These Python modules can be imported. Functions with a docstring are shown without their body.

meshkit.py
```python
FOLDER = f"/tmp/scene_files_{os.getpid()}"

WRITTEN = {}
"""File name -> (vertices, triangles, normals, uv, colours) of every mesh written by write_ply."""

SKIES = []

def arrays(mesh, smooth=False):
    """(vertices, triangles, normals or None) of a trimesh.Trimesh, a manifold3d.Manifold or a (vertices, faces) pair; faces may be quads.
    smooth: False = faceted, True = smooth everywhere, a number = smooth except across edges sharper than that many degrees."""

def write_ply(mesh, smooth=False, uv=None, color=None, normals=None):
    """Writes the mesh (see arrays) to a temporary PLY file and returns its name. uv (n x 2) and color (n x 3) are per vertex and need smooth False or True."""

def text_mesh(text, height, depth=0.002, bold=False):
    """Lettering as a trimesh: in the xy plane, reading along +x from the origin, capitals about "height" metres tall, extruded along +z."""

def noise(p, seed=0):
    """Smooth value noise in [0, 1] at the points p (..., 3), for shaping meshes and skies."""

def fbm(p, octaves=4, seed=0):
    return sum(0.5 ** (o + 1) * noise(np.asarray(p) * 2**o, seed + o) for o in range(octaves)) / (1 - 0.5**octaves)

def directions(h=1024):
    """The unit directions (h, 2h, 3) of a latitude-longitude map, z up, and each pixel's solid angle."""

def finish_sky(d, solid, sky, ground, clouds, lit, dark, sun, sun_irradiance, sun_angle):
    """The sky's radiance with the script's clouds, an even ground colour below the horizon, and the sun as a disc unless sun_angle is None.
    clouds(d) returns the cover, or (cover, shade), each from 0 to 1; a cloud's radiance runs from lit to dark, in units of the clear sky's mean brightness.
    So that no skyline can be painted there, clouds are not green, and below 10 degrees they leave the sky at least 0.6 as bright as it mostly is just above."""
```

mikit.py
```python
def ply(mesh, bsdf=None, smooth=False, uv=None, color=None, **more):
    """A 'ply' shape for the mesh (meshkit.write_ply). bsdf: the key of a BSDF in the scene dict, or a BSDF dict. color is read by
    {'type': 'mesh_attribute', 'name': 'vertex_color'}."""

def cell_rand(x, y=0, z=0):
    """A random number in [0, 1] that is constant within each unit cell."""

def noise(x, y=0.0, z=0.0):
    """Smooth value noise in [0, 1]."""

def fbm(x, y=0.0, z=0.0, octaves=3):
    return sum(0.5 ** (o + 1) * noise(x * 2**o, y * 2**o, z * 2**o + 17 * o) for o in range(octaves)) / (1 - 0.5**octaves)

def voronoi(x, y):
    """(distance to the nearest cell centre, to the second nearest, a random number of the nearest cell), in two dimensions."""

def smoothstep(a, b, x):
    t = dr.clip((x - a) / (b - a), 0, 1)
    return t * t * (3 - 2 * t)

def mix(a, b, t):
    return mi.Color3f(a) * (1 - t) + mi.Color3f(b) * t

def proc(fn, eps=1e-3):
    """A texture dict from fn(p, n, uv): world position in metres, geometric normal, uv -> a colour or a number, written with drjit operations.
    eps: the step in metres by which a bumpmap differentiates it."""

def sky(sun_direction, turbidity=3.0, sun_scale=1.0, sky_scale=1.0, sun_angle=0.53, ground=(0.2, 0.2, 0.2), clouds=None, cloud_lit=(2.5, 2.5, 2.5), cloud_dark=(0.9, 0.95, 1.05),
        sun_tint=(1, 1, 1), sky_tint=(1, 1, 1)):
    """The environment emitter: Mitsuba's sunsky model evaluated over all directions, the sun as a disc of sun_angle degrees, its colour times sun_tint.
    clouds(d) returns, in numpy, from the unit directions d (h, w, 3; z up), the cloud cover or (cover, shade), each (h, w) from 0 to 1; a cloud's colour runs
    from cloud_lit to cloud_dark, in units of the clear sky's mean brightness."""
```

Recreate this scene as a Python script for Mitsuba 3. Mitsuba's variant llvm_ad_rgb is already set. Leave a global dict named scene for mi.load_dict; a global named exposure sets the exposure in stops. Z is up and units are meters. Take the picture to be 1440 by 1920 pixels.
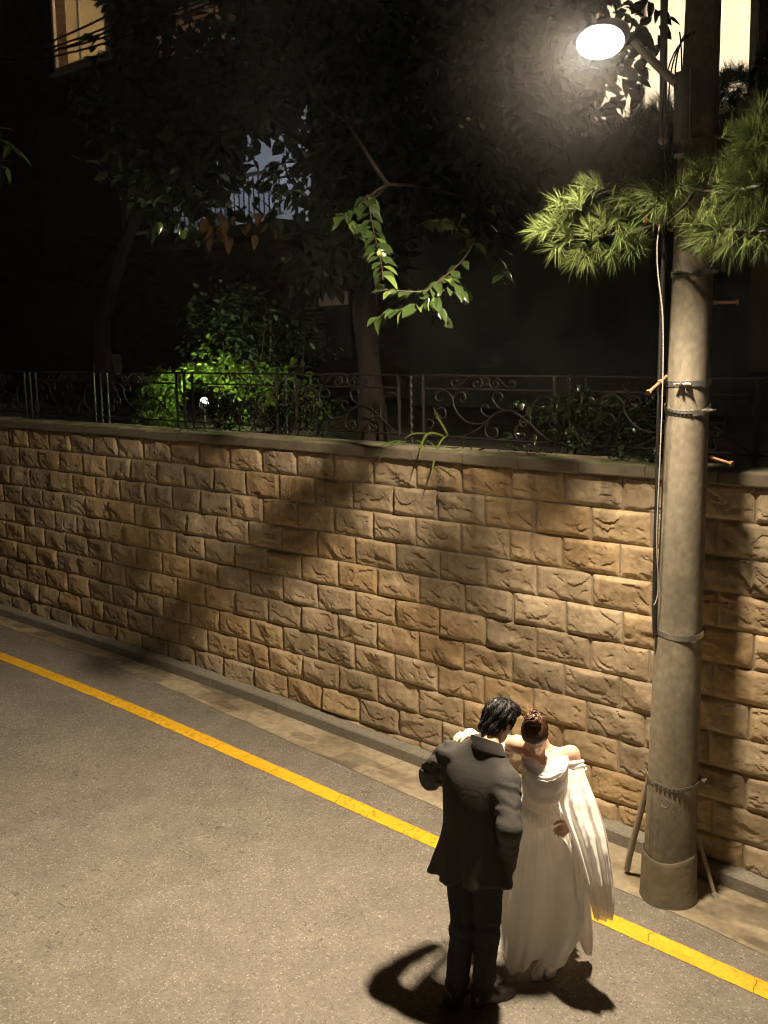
import math, random
import numpy as np, trimesh, drjit as dr, mitsuba as mi, mikit, meshkit
from mikit import proc, noise, fbm, voronoi, cell_rand, smoothstep, mix

T = mi.ScalarTransform4f
V = lambda *a: np.array(a, float)
scene, labels = {}, {}
rng = np.random.default_rng(7)

# ------------------------------------------------------------------ camera, sky, lamp light, exposure
EYE = V(12.57, -6.548, 3.628)
FW, RT, UP = V(-.68, .7165, -.1554), V(.7267, .6864, -.0195), V(-.0927, .1262, .9877)
FW /= np.linalg.norm(FW); RT -= FW * (RT @ FW); RT /= np.linalg.norm(RT); UP = np.cross(RT, FW)
FPX = 2035.0
scene['night_air'] = {'type': 'homogeneous', 'albedo': {'type': 'rgb', 'value': [.95, .95, .95]}, 'sigma_t': .0005, 'phase': {'type': 'hg', 'g': .9}}
scene['camera'] = {'medium': {'type': 'ref', 'id': 'night_air'}, 'type': 'perspective', 'fov': 2 * math.degrees(math.atan(720 / FPX)), 'fov_axis': 'x', 'near_clip': .05, 'far_clip': 300.0,
                   'to_world': T().look_at(origin=EYE.tolist(), target=(EYE + FW).tolist(), up=UP.tolist())}
scene['sky'] = {**mikit.sky((-.3, .5, .35), turbidity=3, sun_scale=0.0, sky_scale=.0006, sky_tint=(1.0, .8, .62)), 'sampling_weight': .15}
exposure = 0.0
LAMP = V(9.33, -1.42, 5.15)
LAMP_RADIANCE = (8900.0, 7250.0, 5250.0)

def at(u, v, depth):                      # a point of the place from where the photograph shows it (1440 x 1920) and how far off it stands
    return EYE + depth * (FW + RT * (u - 720) / FPX - UP * (v - 960) / FPX)
def at_y(u, v, y):
    d = FW + RT * (u - 720) / FPX - UP * (v - 960) / FPX
    return EYE + d * (y - EYE[1]) / d[1]

# ------------------------------------------------------------------ scene helpers
counts = {}
def key(name, parent=None):
    k = f'{parent}__{name}' if parent else name
    n = counts.get(k, 0); counts[k] = n + 1
    return k if n == 0 else f'{k}_{n:03d}'
def obj(name, mesh, mat, parent=None, smooth=False, label=None, cat=None, group=None, kind=None, **more):
    k = key(name, parent)
    scene[k] = mikit.ply(mesh, mat, smooth, **more)
    tag(k, label, cat, group, kind)
    return k
def tag(k, label=None, cat=None, group=None, kind=None):
    d = {a: b for a, b in (('label', label), ('category', cat), ('group', group), ('kind', kind)) if b}
    if d: labels[k] = d
def thing(name, label, cat, group=None):
    k = key(name); tag(k, label, cat, group); return k

# ------------------------------------------------------------------ mesh helpers
cat_ = trimesh.util.concatenate
def unit(v): v = np.asarray(v, float); return v / (np.linalg.norm(v) + 1e-12)
def box(lo, hi):
    lo, hi = np.minimum(lo, hi), np.maximum(lo, hi)
    m = trimesh.creation.box(extents=hi - lo); m.apply_translation((lo + hi) / 2); return m
def spline(pts, n):
    p = np.asarray(pts, float)
    if len(p) < 3: return p[0] + (p[-1] - p[0]) * np.linspace(0, 1, n)[:, None]
    from scipy.interpolate import CubicSpline
    d = np.r_[0, np.cumsum(np.sqrt(np.linalg.norm(np.diff(p, axis=0), axis=1)) + 1e-6)]
    return CubicSpline(d, p)(np.linspace(0, d[-1], n))
def tube(pts, r, sides=8, caps=True, flat=None):
    """round tube along pts; r one number or one per point"""
    p = np.asarray(pts, float); n = len(p); r = np.broadcast_to(r, (n,)).astype(float)
    t = np.gradient(p, axis=0); t /= np.linalg.norm(t, axis=1, keepdims=True) + 1e-12
    a = np.zeros_like(p); ref = V(0, 0, 1) if abs(t[0, 2]) < .9 else V(1, 0, 0)
    prev = unit(np.cross(t[0], ref))
    for i in range(n):
        prev = unit(prev - t[i] * (prev @ t[i])); a[i] = prev
    b = np.cross(t, a); ang = np.arange(sides) * 2 * np.pi / sides
    v = p[:, None] + r[:, None, None] * (np.cos(ang)[None, :, None] * a[:, None] + np.sin(ang)[None, :, None] * b[:, None])
    i, j = np.meshgrid(np.arange(n - 1), np.arange(sides), indexing='ij'); k = (j + 1) % sides
    q = np.stack([i * sides + j, i * sides + k, (i + 1) * sides + k, (i + 1) * sides + j], -1).reshape(-1, 4)
    f = np.vstack([q[:, [0, 1, 2]], q[:, [0, 2, 3]]]); v = v.reshape(-1, 3)
    if caps:
        v = np.vstack([v, p[:1], p[-1:]]); c0, c1 = n * sides, n * sides + 1; s = np.arange(sides); k = (s + 1) % sides
        f = np.vstack([f, np.stack([k, s, s * 0 + c0], 1), np.stack([s + (n - 1) * sides, k + (n - 1) * sides, s * 0 + c1], 1)])
    return trimesh.Trimesh(v, f, process=False)
def grid_faces(nu, nv, wrap=False):
    i, j = np.meshgrid(np.arange(nu - 1), np.arange(nv if wrap else nv - 1), indexing='ij'); k = (j + 1) % nv
    q = np.stack([i * nv + j, i * nv + k, (i + 1) * nv + k, (i + 1) * nv + j], -1).reshape(-1, 4)
    return np.vstack([q[:, [0, 1, 2]], q[:, [0, 2, 3]]])
def lathe(prof, c, n=32, axis=None):
    prof = np.asarray(prof, float); a = np.arange(n) * 2 * np.pi / n
    v = np.stack([prof[:, :1] * np.cos(a), prof[:, :1] * np.sin(a), np.repeat(prof[:, 1:2], n, 1)], -1).reshape(-1, 3)
    m = trimesh.Trimesh(v, grid_faces(len(prof), n, True), process=False)
    if axis is not None: m.apply_transform(trimesh.geometry.align_vectors([0, 0, 1], unit(axis)))
    m.apply_translation(c); return m
def ball(c, r, sub=2):
    m = trimesh.creation.icosphere(sub, 1.0); m.vertices = m.vertices * r + np.asarray(c); return m

# signed-distance modelling: smooth unions, turned into a mesh by surface nets
def smin(a, b, k):
    h = np.clip(.5 + .5 * (b - a) / k, 0, 1); return b + (a - b) * h - k * h * (1 - h)
def cone(P, a, b, ra, rb):
    a, b = np.asarray(a, float), np.asarray(b, float); d = b - a
    t = np.clip(((P - a) @ d) / (d @ d), 0, 1)
    return np.linalg.norm(P - a - t[:, None] * d, axis=1) - (ra + (rb - ra) * t)
def ell(P, c, r, X=None):
    q = P - np.asarray(c); q = q if X is None else q @ np.asarray(X).T
    r = np.asarray(r, float); k0 = np.linalg.norm(q / r, axis=1); k1 = np.linalg.norm(q / r ** 2, axis=1)
    return k0 * (k0 - 1) / np.maximum(k1, 1e-9)
def nets(fn, lo, hi, h):
    lo, hi = np.asarray(lo, float), np.asarray(hi, float)
    n = np.ceil((hi - lo) / h).astype(int) + 1
    G = np.stack(np.meshgrid(*[lo[i] + h * np.arange(n[i]) for i in range(3)], indexing='ij'), -1)
    D = fn(G.reshape(-1, 3)).reshape(n)
    s = D < 0
    c = np.zeros(n - 1, np.int8); acc = np.zeros((*(n - 1), 3)); cnt = np.zeros(n - 1)
    corner = lambda A, o: A[o[0]:n[0] - 1 + o[0], o[1]:n[1] - 1 + o[1], o[2]:n[2] - 1 + o[2]]
    O = [(i, j, k) for i in (0, 1) for j in (0, 1) for k in (0, 1)]
    for a in O:
        for ax in range(3):
            if a[ax] == 0:
                b = list(a); b[ax] = 1
                da, db = corner(D, a), corner(D, b); x = (da < 0) != (db < 0)
                t = np.where(x, da / np.where(x, da - db, 1), 0)
                p = np.zeros((*(n - 1), 3)); p[...] = a; p[..., ax] += t
                acc += p * x[..., None]; cnt += x
    on = cnt > 0; idx = -np.ones(n - 1, int); idx[on] = np.arange(on.sum())
    ijk = np.stack(np.nonzero(on), 1); v = lo + h * (ijk + acc[on] / cnt[on][:, None])
    F = []
    for ax in range(3):
        o1, o2 = [(1, 2), (2, 0), (0, 1)][ax]
        sl = [slice(1, n[i] - 1) for i in range(3)]; sa = list(sl); sa[ax] = slice(0, n[ax] - 1); sb = list(sl); sb[ax] = slice(1, n[ax])
        A, B = s[tuple(sa)], s[tuple(sb)]; w = np.nonzero(A != B)
        base = np.stack(w, 1); base[:, [o1, o2]] += 1
        up = A[w]
        def cell(d1, d2):
            q = base.copy(); q[:, o1] -= d1; q[:, o2] -= d2; return idx[q[:, 0], q[:, 1], q[:, 2]]
        Q = np.stack([cell(1, 1), cell(0, 1), cell(0, 0), cell(1, 0)], 1)
        Q[~up] = Q[~up][:, ::-1]; F.append(Q)
    Q = np.vstack(F); Q = Q[(Q >= 0).all(1)]
    m = trimesh.Trimesh(v, np.vstack([Q[:, [0, 1, 2]], Q[:, [0, 2, 3]]]), process=False)
    return m
def soften(m, it=6):
    from scipy.sparse import coo_matrix
    f, v = m.faces, np.array(m.vertices); e = np.vstack([f[:, [0, 1]], f[:, [1, 2]], f[:, [2, 0]]]); e = np.vstack([e, e[:, ::-1]])
    A = coo_matrix((np.ones(len(e)), (e[:, 0], e[:, 1])), (len(v), len(v))).tocsr(); A.data[:] = 1; w = np.maximum(np.asarray(A.sum(1)).ravel(), 1)[:, None]; on = np.asarray(A.sum(1)).ravel()[:, None] > 0
    for _ in range(it):
        for k in (.5, -.52): v = np.where(on, v + k * ((A @ v) / w - v), v)
    m.vertices = v; return m
def weld(parts):
    import manifold3d as mf
    try:
        out = None
        for p in parts:
            q = mf.Manifold(mf.Mesh(np.asarray(p.vertices, np.float32), np.asarray(p.faces, np.uint32)))
            if q.is_empty(): return cat_(parts)
            out = q if out is None else out + q
        big = max(out.decompose(), key=lambda x: x.num_tri()); r = big.to_mesh(); return trimesh.Trimesh(r.vert_properties[:, :3], r.tri_verts, process=False)
    except Exception: return cat_(parts)
def vnorm(m): return meshkit.arrays(m, True)[2]

# ------------------------------------------------------------------ materials (each defined once)
def bsdf(name, d): scene[name] = d if d['type'] in ('twosided', 'bumpmap_', 'dielectric', 'thindielectric', 'principledthin', 'mask', 'null') else {'type': 'twosided', 'bsdf': d}
def pr(col, rough=.8, **k): return {'type': 'principled', 'base_color': col if isinstance(col, dict) else {'type': 'rgb', 'value': list(col)}, 'roughness': rough, **k}
def bump(d, fn, scale=1.0, eps=2e-3): return {'type': 'bumpmap', 'scale': scale, 'tex': proc(fn, eps), 'nested': d}

def asphalt_col(p, n, uv):
    big = fbm(p.x * .45, p.y * .45, 3.0, 3); mid = fbm(p.x * 5, p.y * 5, 1.0, 3)
    d1, d2, r = voronoi(p.x * 62, p.y * 62); e1, e2, r2 = voronoi(p.x * 130 + 9, p.y * 130)
    c = mix((.146, .128, .104), (.188, .167, .138), big) * (.82 + .36 * mid)
    c = c * (.84 + .30 * r)
    c = c * dr.select((r2 > .972) & (e1 < .38), 2.0, 1.0)
    c = c * dr.select((r > .93) & (d1 < .30), 1.6, 1.0)
    c = c * dr.select((r2 < .05) & (e1 < .4), .35, 1.0)
    blot = smoothstep(.84, .90, noise(p.x * 26 + 40, p.y * 40, 2.0)) * smoothstep(.55, .7, noise(p.x * 2.3, p.y * 2.3, 8.0))
    return c * (1 - .32 * blot)
def asphalt_h(p, n, uv):
    d1, d2, r = voronoi(p.x * 75, p.y * 75)
    return (.45 - d1) * .004 * (.4 + r) + .003 * fbm(p.x * 30, p.y * 30, 5.0, 2)
bsdf('asphalt', bump(pr(proc(asphalt_col), .75, specular=.35), asphalt_h, 1.0, 1.5e-3))
def gutter_col(p, n, uv):
    a = fbm(p.x * 2.2, p.y * 5, 7.0, 4); b = fbm(p.x * 22, p.y * 22, 3.0, 3)
    c = mix((.185, .15, .095), (.30, .25, .17), smoothstep(.3, .7, a)) * (.7 + .6 * b)
    crack = dr.abs(noise(p.x * 1.1 + 5, p.y * 2.2, 4.0) - .5)
    st = smoothstep(.62, .75, noise(p.x * 3, p.y * 8, 31.0))
    joint = dr.abs(p.x - 6.62 - .25 * (p.y + .35) - .03 * noise(p.y * 30, 2.0)); return c * (.5 + .5 * smoothstep(0, .008, joint)) * (1 - .35 * st)
bsdf('gutter_concrete', bump(pr(proc(gutter_col), .9), lambda p, n, uv: .004 * fbm(p.x * 26, p.y * 26, 1.0, 3), 1.0))
def line_col(p, n, uv):
    c = mix((.62, .33, .012), (.72, .42, .02), fbm(p.x * 4, p.y * 12, 2.0, 3))
    j = p.x * 3.1 + .35 * noise(p.x * .7, 3.0) * 2; k = dr.floor(j)
    w = (j - k - .5 - (cell_rand(k, 4) - .5) * .5 + (noise(p.y * 16, k * 7.0) - .5) * .22 + (p.y + 1.03) * (cell_rand(k, 9) - .35) * 1.6)
    line = smoothstep(.004, .014, dr.abs(w) + dr.select(cell_rand(k, 2) > .62, 1.0, 0.0))
    worn = smoothstep(.70, .82, noise(p.x * 40, p.y * 40, 2.0)) * smoothstep(.5, .7, noise(p.x * 2.0, p.y * 9, 1.0))
    return c * (.25 + .75 * line) * (1 - .3 * worn) * (.85 + .3 * fbm(p.x * 60, p.y * 60, 1.0, 2))
bsdf('yellow_paint', bump(pr(proc(line_col), .6), lambda p, n, uv: .0025 * fbm(p.x * 60, p.y * 60, 5.0, 2), 1.0))
def kerb_col(p, n, uv):
    return mix((.15, .135, .105), (.24, .22, .175), fbm(p.x * 5, p.y * 9, p.z * 9, 4)) * (.75 + .5 * noise(p.x * 90, p.y * 90, p.z * 90))
bsdf('kerb_stone', bump(pr(proc(kerb_col), .85), lambda p, n, uv: .003 * fbm(p.x * 34, p.y * 34, p.z * 34, 3), 1.0))
def block_col(tint):
    def fn(p, n, uv):
        a = fbm(p.x * 3.5, p.z * 6, p.y * 3, 4); b = fbm(p.x * 34, p.z * 34, p.y * 34, 3)
        c = mix((.290 * tint[0], .220 * tint[1], .134 * tint[2]), (.475 * tint[0], .380 * tint[1], .252 * tint[2]), smoothstep(.25, .75, a * .6 + b * .4))
        grime = smoothstep(.52, .75, fbm(p.x * 1.1, p.z * 2.8, 5.0, 4))
        streak = smoothstep(.58, .78, fbm(p.x * 9, p.z * .9, 2.0, 3)) * smoothstep(1.1, 2.65, p.z)
        return c * (1 - .30 * grime) * (1 - .32 * streak)
    return fn
def block_h(p, n, uv): return .0070 * fbm(p.x * 24, p.z * 30, p.y * 26, 4) + .0022 * dr.abs(noise(p.x * 55, p.z * 70, p.y * 40) - .5)
TINTS = [(1, 1, 1), (1.10, 1.04, .94), (.86, .86, .86), (1.02, .92, .76)]
for i, t in enumerate(TINTS): bsdf(f'block_{i}', bump(pr(proc(block_col(t)), .9), block_h, 1.0, 2e-3))
bsdf('mortar', bump(pr(proc(lambda p, n, uv: mix((.22, .17, .11), (.34, .28, .19), fbm(p.x * 6, p.z * 6, p.y * 6, 3))), .95), lambda p, n, uv: .003 * noise(p.x * 120, p.z * 120), 1.0))
def coping_col(p, n, uv):
    moss = smoothstep(.42, .68, fbm(p.x * 4, p.y * 9, p.z * 9, 4)) * smoothstep(.0, .9, n.z)
    c = mix((.10, .083, .056), (.19, .16, .11), fbm(p.x * 9, p.y * 9, p.z * 14, 4))
    return c * (1 - moss) + mi.Color3f(.075, .085, .035) * moss
bsdf('coping', bump(pr(proc(coping_col), .92), lambda p, n, uv: .006 * fbm(p.x * 25, p.y * 25, p.z * 25, 3), 1.0))
def pole_col(p, n, uv):
    a = fbm(p.x * 5, p.y * 5, p.z * 1.3, 4); b = fbm(p.x * 40, p.y * 40, p.z * 26, 3)
    c = mix((.120, .104, .072), (.245, .215, .158), smoothstep(.2, .8, a)) * (.68 + .64 * b)
    damp = smoothstep(.9, .1, p.z + .5 * (noise(p.x * 9, p.y * 9, 2.0) - .5))
    drip = smoothstep(.55, .75, fbm(p.x * 22, p.y * 22, p.z * .7, 3)) * smoothstep(2.2, .2, p.z)
    stick = smoothstep(.70, .74, noise(p.x * 7 + 3, p.y * 7, p.z * 4)) * .16
    return c * (1 - .42 * damp) * (1 - .45 * drip) * (1 + stick)
bsdf('pole_concrete', bump(pr(proc(pole_col), .85), lambda p, n, uv: .0009 * fbm(p.x * 60, p.y * 60, p.z * 60, 3), 1.0))
bsdf('footing_concrete', bump(pr(proc(lambda p, n, uv: mix((.085, .075, .048), (.20, .17, .115), fbm(p.x * 9, p.y * 9, p.z * 9, 4))), .9), lambda p, n, uv: .002 * fbm(p.x * 40, p.y * 40, p.z * 40, 3), 1.0))
bsdf('steel_band', pr((.42, .40, .36), .42, metallic=.85))
bsdf('dull_steel', pr((.22, .20, .18), .5, metallic=.6))
bsdf('rusty_iron', pr(proc(lambda p, n, uv: mix((.16, .075, .03), (.30, .17, .085), noise(p.x * 60, p.y * 60, p.z * 60))), .75))
bsdf('black_rubber', pr((.018, .018, .018), .5))
bsdf('grey_plastic', pr((.16, .155, .15), .45))
bsdf('pale_wire', pr((.42, .39, .33), .5))
bsdf('pipe_paint', pr(proc(lambda p, n, uv: mix((.22, .20, .15), (.34, .31, .25), fbm(p.x * 14, p.y * 14, p.z * 5, 3))), .6))
bsdf('fence_iron', pr(proc(lambda p, n, uv: mix((.014, .013, .0125), (.030, .023, .018), smoothstep(.5, .7, noise(p.x * 25, p.y * 25, p.z * 25)))), .5))
bsdf('garden_soil', pr(proc(lambda p, n, uv: mix((.018, .015, .01), (.05, .042, .03), fbm(p.x * 5, p.y * 5, 1.0, 3))), .95))
bsdf('lamp_shell', pr((.30, .30, .29), .4, metallic=.4))

# ------------------------------------------------------------------ the setting: street, gutter, painted line, kerb, garden ground
SX = np.array([-60, -7.2, 0, 2.4, 4.08, 6.31, 9.77, 13.2, 19.2, 60.]); SZ = np.array([.256, .256, .256, .25, .226, .144, -.008, -.159, -.416, -2.0])
def zg(x): return np.interp(x, SX, SZ)
_zs = np.convolve(np.interp(np.linspace(-60, 60, 1201), SX, SZ), np.ones(13) / 13, 'same'); _zs[:8] = _zs[8]; _zs[-8:] = _zs[-9]
def zg(x): return np.interp(x, np.linspace(-60, 60, 1201), _zs)
def sheet(xs, ylo, yhi, dz, ny=2):
    yl, yh = (np.asarray([f(x) if callable(f) else f for x in xs]) for f in (ylo, yhi)); t = np.linspace(0, 1, ny)
    y = yl[:, None] + (yh - yl)[:, None] * t
    v = np.stack([np.repeat(xs[:, None], ny, 1), y, np.repeat(zg(xs)[:, None], ny, 1) + dz], -1).reshape(-1, 3)
    return trimesh.Trimesh(v, grid_faces(len(xs), ny)[:, ::-1], process=False)
xs_far = np.r_[np.linspace(-58, -8, 26), np.arange(-7.5, 16, .25), np.linspace(17, 58, 22)]
def up_(m):
    if m.face_normals[:, 2].mean() < 0: m.invert()
    return m
obj('road', up_(sheet(xs_far, -45, .3, 0)), 'asphalt', smooth=True, kind='structure', label='grey asphalt road with pale flecks of stone sloping past the wall')
def gut_edge(x): return np.interp(x, [-8, 0, 3, 5.3, 7.4, 10, 14], [-.33, -.37, -.41, -.525, -.60, -.69, -.72]) + .02 * (meshkit.noise(V(x * 3, 1, 1)) - .5) + .03 * (meshkit.noise(V(x * .9, 4, 1)) - .5)
obj('gutter', up_(sheet(np.arange(-9, 15, .06), gut_edge, -.1, .004, 3)), 'gutter_concrete', smooth=True, kind='structure', label='pale stained concrete gutter strip between the road and the kerb')
edge = lambda y, s: (lambda x: y + .006 * (meshkit.noise(V(x * 14, s, 2)) - .5))
obj('yellow_line', up_(sheet(np.arange(-9, 15, .06), edge(-1.105, 1), edge(-.955, 5), .004, 3)), 'yellow_paint', smooth=True, kind='structure', label='cracked yellow painted line along the edge of the road')
kerb = key('kerb'); tag(kerb, 'low grey stone kerb running along the foot of the wall', None, None, 'structure')
def kerb_stone(x0, x1):
    n = 4; xs = np.linspace(x0 + .003, x1 - .003, n); d = .002 * rng.standard_normal(2)
    prof = np.array([[-.145, -.12], [-.147, .092], [-.136, .104], [-.004, .106], [.01, .10], [.01, -.12]]) + d
    v = np.stack([np.stack([np.full(len(prof), x), prof[:, 0], prof[:, 1] + zg(x)], 1) for x in xs])
    f = grid_faces(n, len(prof), True); m = trimesh.Trimesh(v.reshape(-1, 3), f, process=False)
    k = len(prof); c = np.vstack([[[0, i + 1, i] for i in range(1, k - 1)], [[(n - 1) * k, (n - 1) * k + i, (n - 1) * k + i + 1] for i in range(1, k - 1)]])
    m.faces = np.vstack([m.faces, c]); trimesh.repair.fix_normals(m); return m
for i in range(-8, 13): obj('stone', kerb_stone(i * 1.0 + .05, i * 1.0 + 1.05), 'kerb_stone', kerb, smooth=20)
gx, gy = np.meshgrid(np.linspace(-40, 40, 161), np.r_[np.linspace(.3, 3, 14), np.linspace(4, 45, 20)], indexing='ij')
gz = 2.70 + .05 * (meshkit.fbm(np.stack([gx * 2, gy * 2, gx * 0], -1)) - .5) - .02
m = trimesh.Trimesh(np.stack([gx, gy, gz], -1).reshape(-1, 3), grid_faces(*gx.shape), process=False)
obj('garden_ground', up_(m), 'garden_soil', smooth=True, kind='structure', label='dark garden soil behind the top of the wall')

# ------------------------------------------------------------------ the stone wall: mortar core, split-faced blocks, coping stones
CW, CH, XW0, XW1 = .48, .24, -1.0, 11.4
wall = thing('stone_wall', 'tall retaining wall of tan split faced stone blocks beside the road', 'wall')
obj('core', box(V(-14, .0, -1.2), V(16, .28, 2.655)), 'mortar', wall)
OFF = [.01, -.02, -.02, .01, .05, -.01, .02, -.06, 0, .03, .0, .02]
def block(x0, x1, z0, z1, nx, nz, seed):
    r = np.random.default_rng(seed); g = .0055
    x0, x1, z0, z1 = x0 + g + r.uniform(0, .004), x1 - g - r.uniform(0, .004), z0 + g + r.uniform(0, .003), z1 - g - r.uniform(0, .003)
    s, t = np.meshgrid(np.linspace(0, 1, nx), np.linspace(0, 1, nz), indexing='ij')
    w, hh = x1 - x0, z1 - z0; X, Z = s * w, t * hh
    e = np.minimum(np.minimum(X, w - X) / .030, np.minimum(Z, hh - Z) / .022); pil = np.clip(e, 0, 1) ** .7
    o = r.uniform(0, 50, 3); q = lambda a, b, k: np.stack([X * a + o[0] + k, Z * b + o[1] + .4 * X * a, np.full_like(X, o[2])], -1)
    fac = np.full_like(X, 9.)
    for _ in range(7):
        a, b = r.normal(0, .15), r.normal(.02, .22)
        fac = np.minimum(fac, .030 + a * (X - w * r.uniform(.2, .8)) + b * (Z - hh * r.uniform(.2, .8)) + .010 * r.uniform(0, 1))
    wx, wz = X + .030 * (meshkit.noise(q(11, 14, 3)) - .5) + .012 * (meshkit.noise(q(34, 34, 7)) - .5), Z + .030 * (meshkit.noise(q(12, 12, 13)) - .5) + .014 * (meshkit.noise(q(32, 38, 17)) - .5)
    scoop = np.zeros_like(X)
    for k in range(r.integers(9, 14)):                              # conchoidal chips: a sharp lip above, running out below
        big = k < 3; cx, cz = w * r.uniform(.06, .94), hh * (r.uniform(.08, .42) if r.uniform() < .6 else r.uniform(.3, .95)); th = r.normal(-.25, .35)
        pa, pb = (wx - cx) * math.cos(th) + (wz - cz) * math.sin(th), (wx - cx) * math.sin(th) - (wz - cz) * math.cos(th)
        ww, ln, dep = (r.uniform(.06, .14), r.uniform(.035, .075), r.uniform(.008, .017)) if big else (r.uniform(.02, .06), r.uniform(.014, .035), r.uniform(.004, .010))
        t_ = (pb - r.normal(0, 4) * pa ** 2) / ln
        scoop = np.maximum(scoop, dep * np.clip(1 - t_, 0, 1) * (t_ > 0) * np.clip(1 - (pa / ww) ** 2, 0, 1))
    low = np.clip((.16 - t) / .16, 0, 1) * meshkit.noise(q(9, 2, 3))
    h = .004 + pil * (.012 + np.clip(fac, -.006, .05) * .55 + .010 * meshkit.fbm(q(8, 10, 9), 3)) - pil * (scoop + .012 * low)
    h += pil * .0035 * (meshkit.noise(q(40, 50, 5)) - .5)
    h = np.clip(h, .003, .065); rim = (s == 0) | (s == 1) | (t == 0) | (t == 1)
    v = np.stack([x0 + X, -h, z0 + Z], -1).reshape(-1, 3)
    i = np.arange(nx * nz).reshape(nx, nz); ring = np.r_[i[:, 0], i[-1, 1:], i[-2::-1, -1], i[0, -2:0:-1]]
    b = v[ring].copy(); b[:, 1] = .004; n0 = len(v); L = len(ring); k = np.arange(L); kn = (k + 1) % L
    f = np.vstack([grid_faces(nx, nz), np.stack([ring[k], n0 + k, ring[kn]], 1), np.stack([ring[kn], n0 + k, n0 + kn], 1)])
    m = trimesh.Trimesh(np.vstack([v, b]), f, process=False)
    if m.face_normals[:len(grid_faces(nx, nz)), 1].mean() > 0: m.invert()
    return m
far_blocks = []; nb = 0
for c in range(13):
    z1 = 2.68 - c * CH; z0 = z1 - CH
    par = 0 if c % 2 == 0 else .5
    for i in range(-14, 29):
        x0 = (i + par + OFF[min(c, 11)]) * CW; x1 = x0 + CW
        if z1 < zg((x0 + x1) / 2) - .02: continue
        zb = z0
        seed = 1000 * c + i + 50
        if x1 < -1.2 or x0 > 10.6: far_blocks.append(block(x0, x1, zb, z1, 6, 4, seed)); continue
        near = x0 > 4
        obj('block', block(x0, x1, zb, z1, 49 if near else 29, 25 if near else 15, seed), f'block_{[0, 2, 1, 2, 3, 0, 1][seed * 7919 % 7]}', wall, smooth=28); nb += 1
obj('block_run', cat_(far_blocks), 'block_0', wall, kind='stuff', smooth=28)
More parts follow.
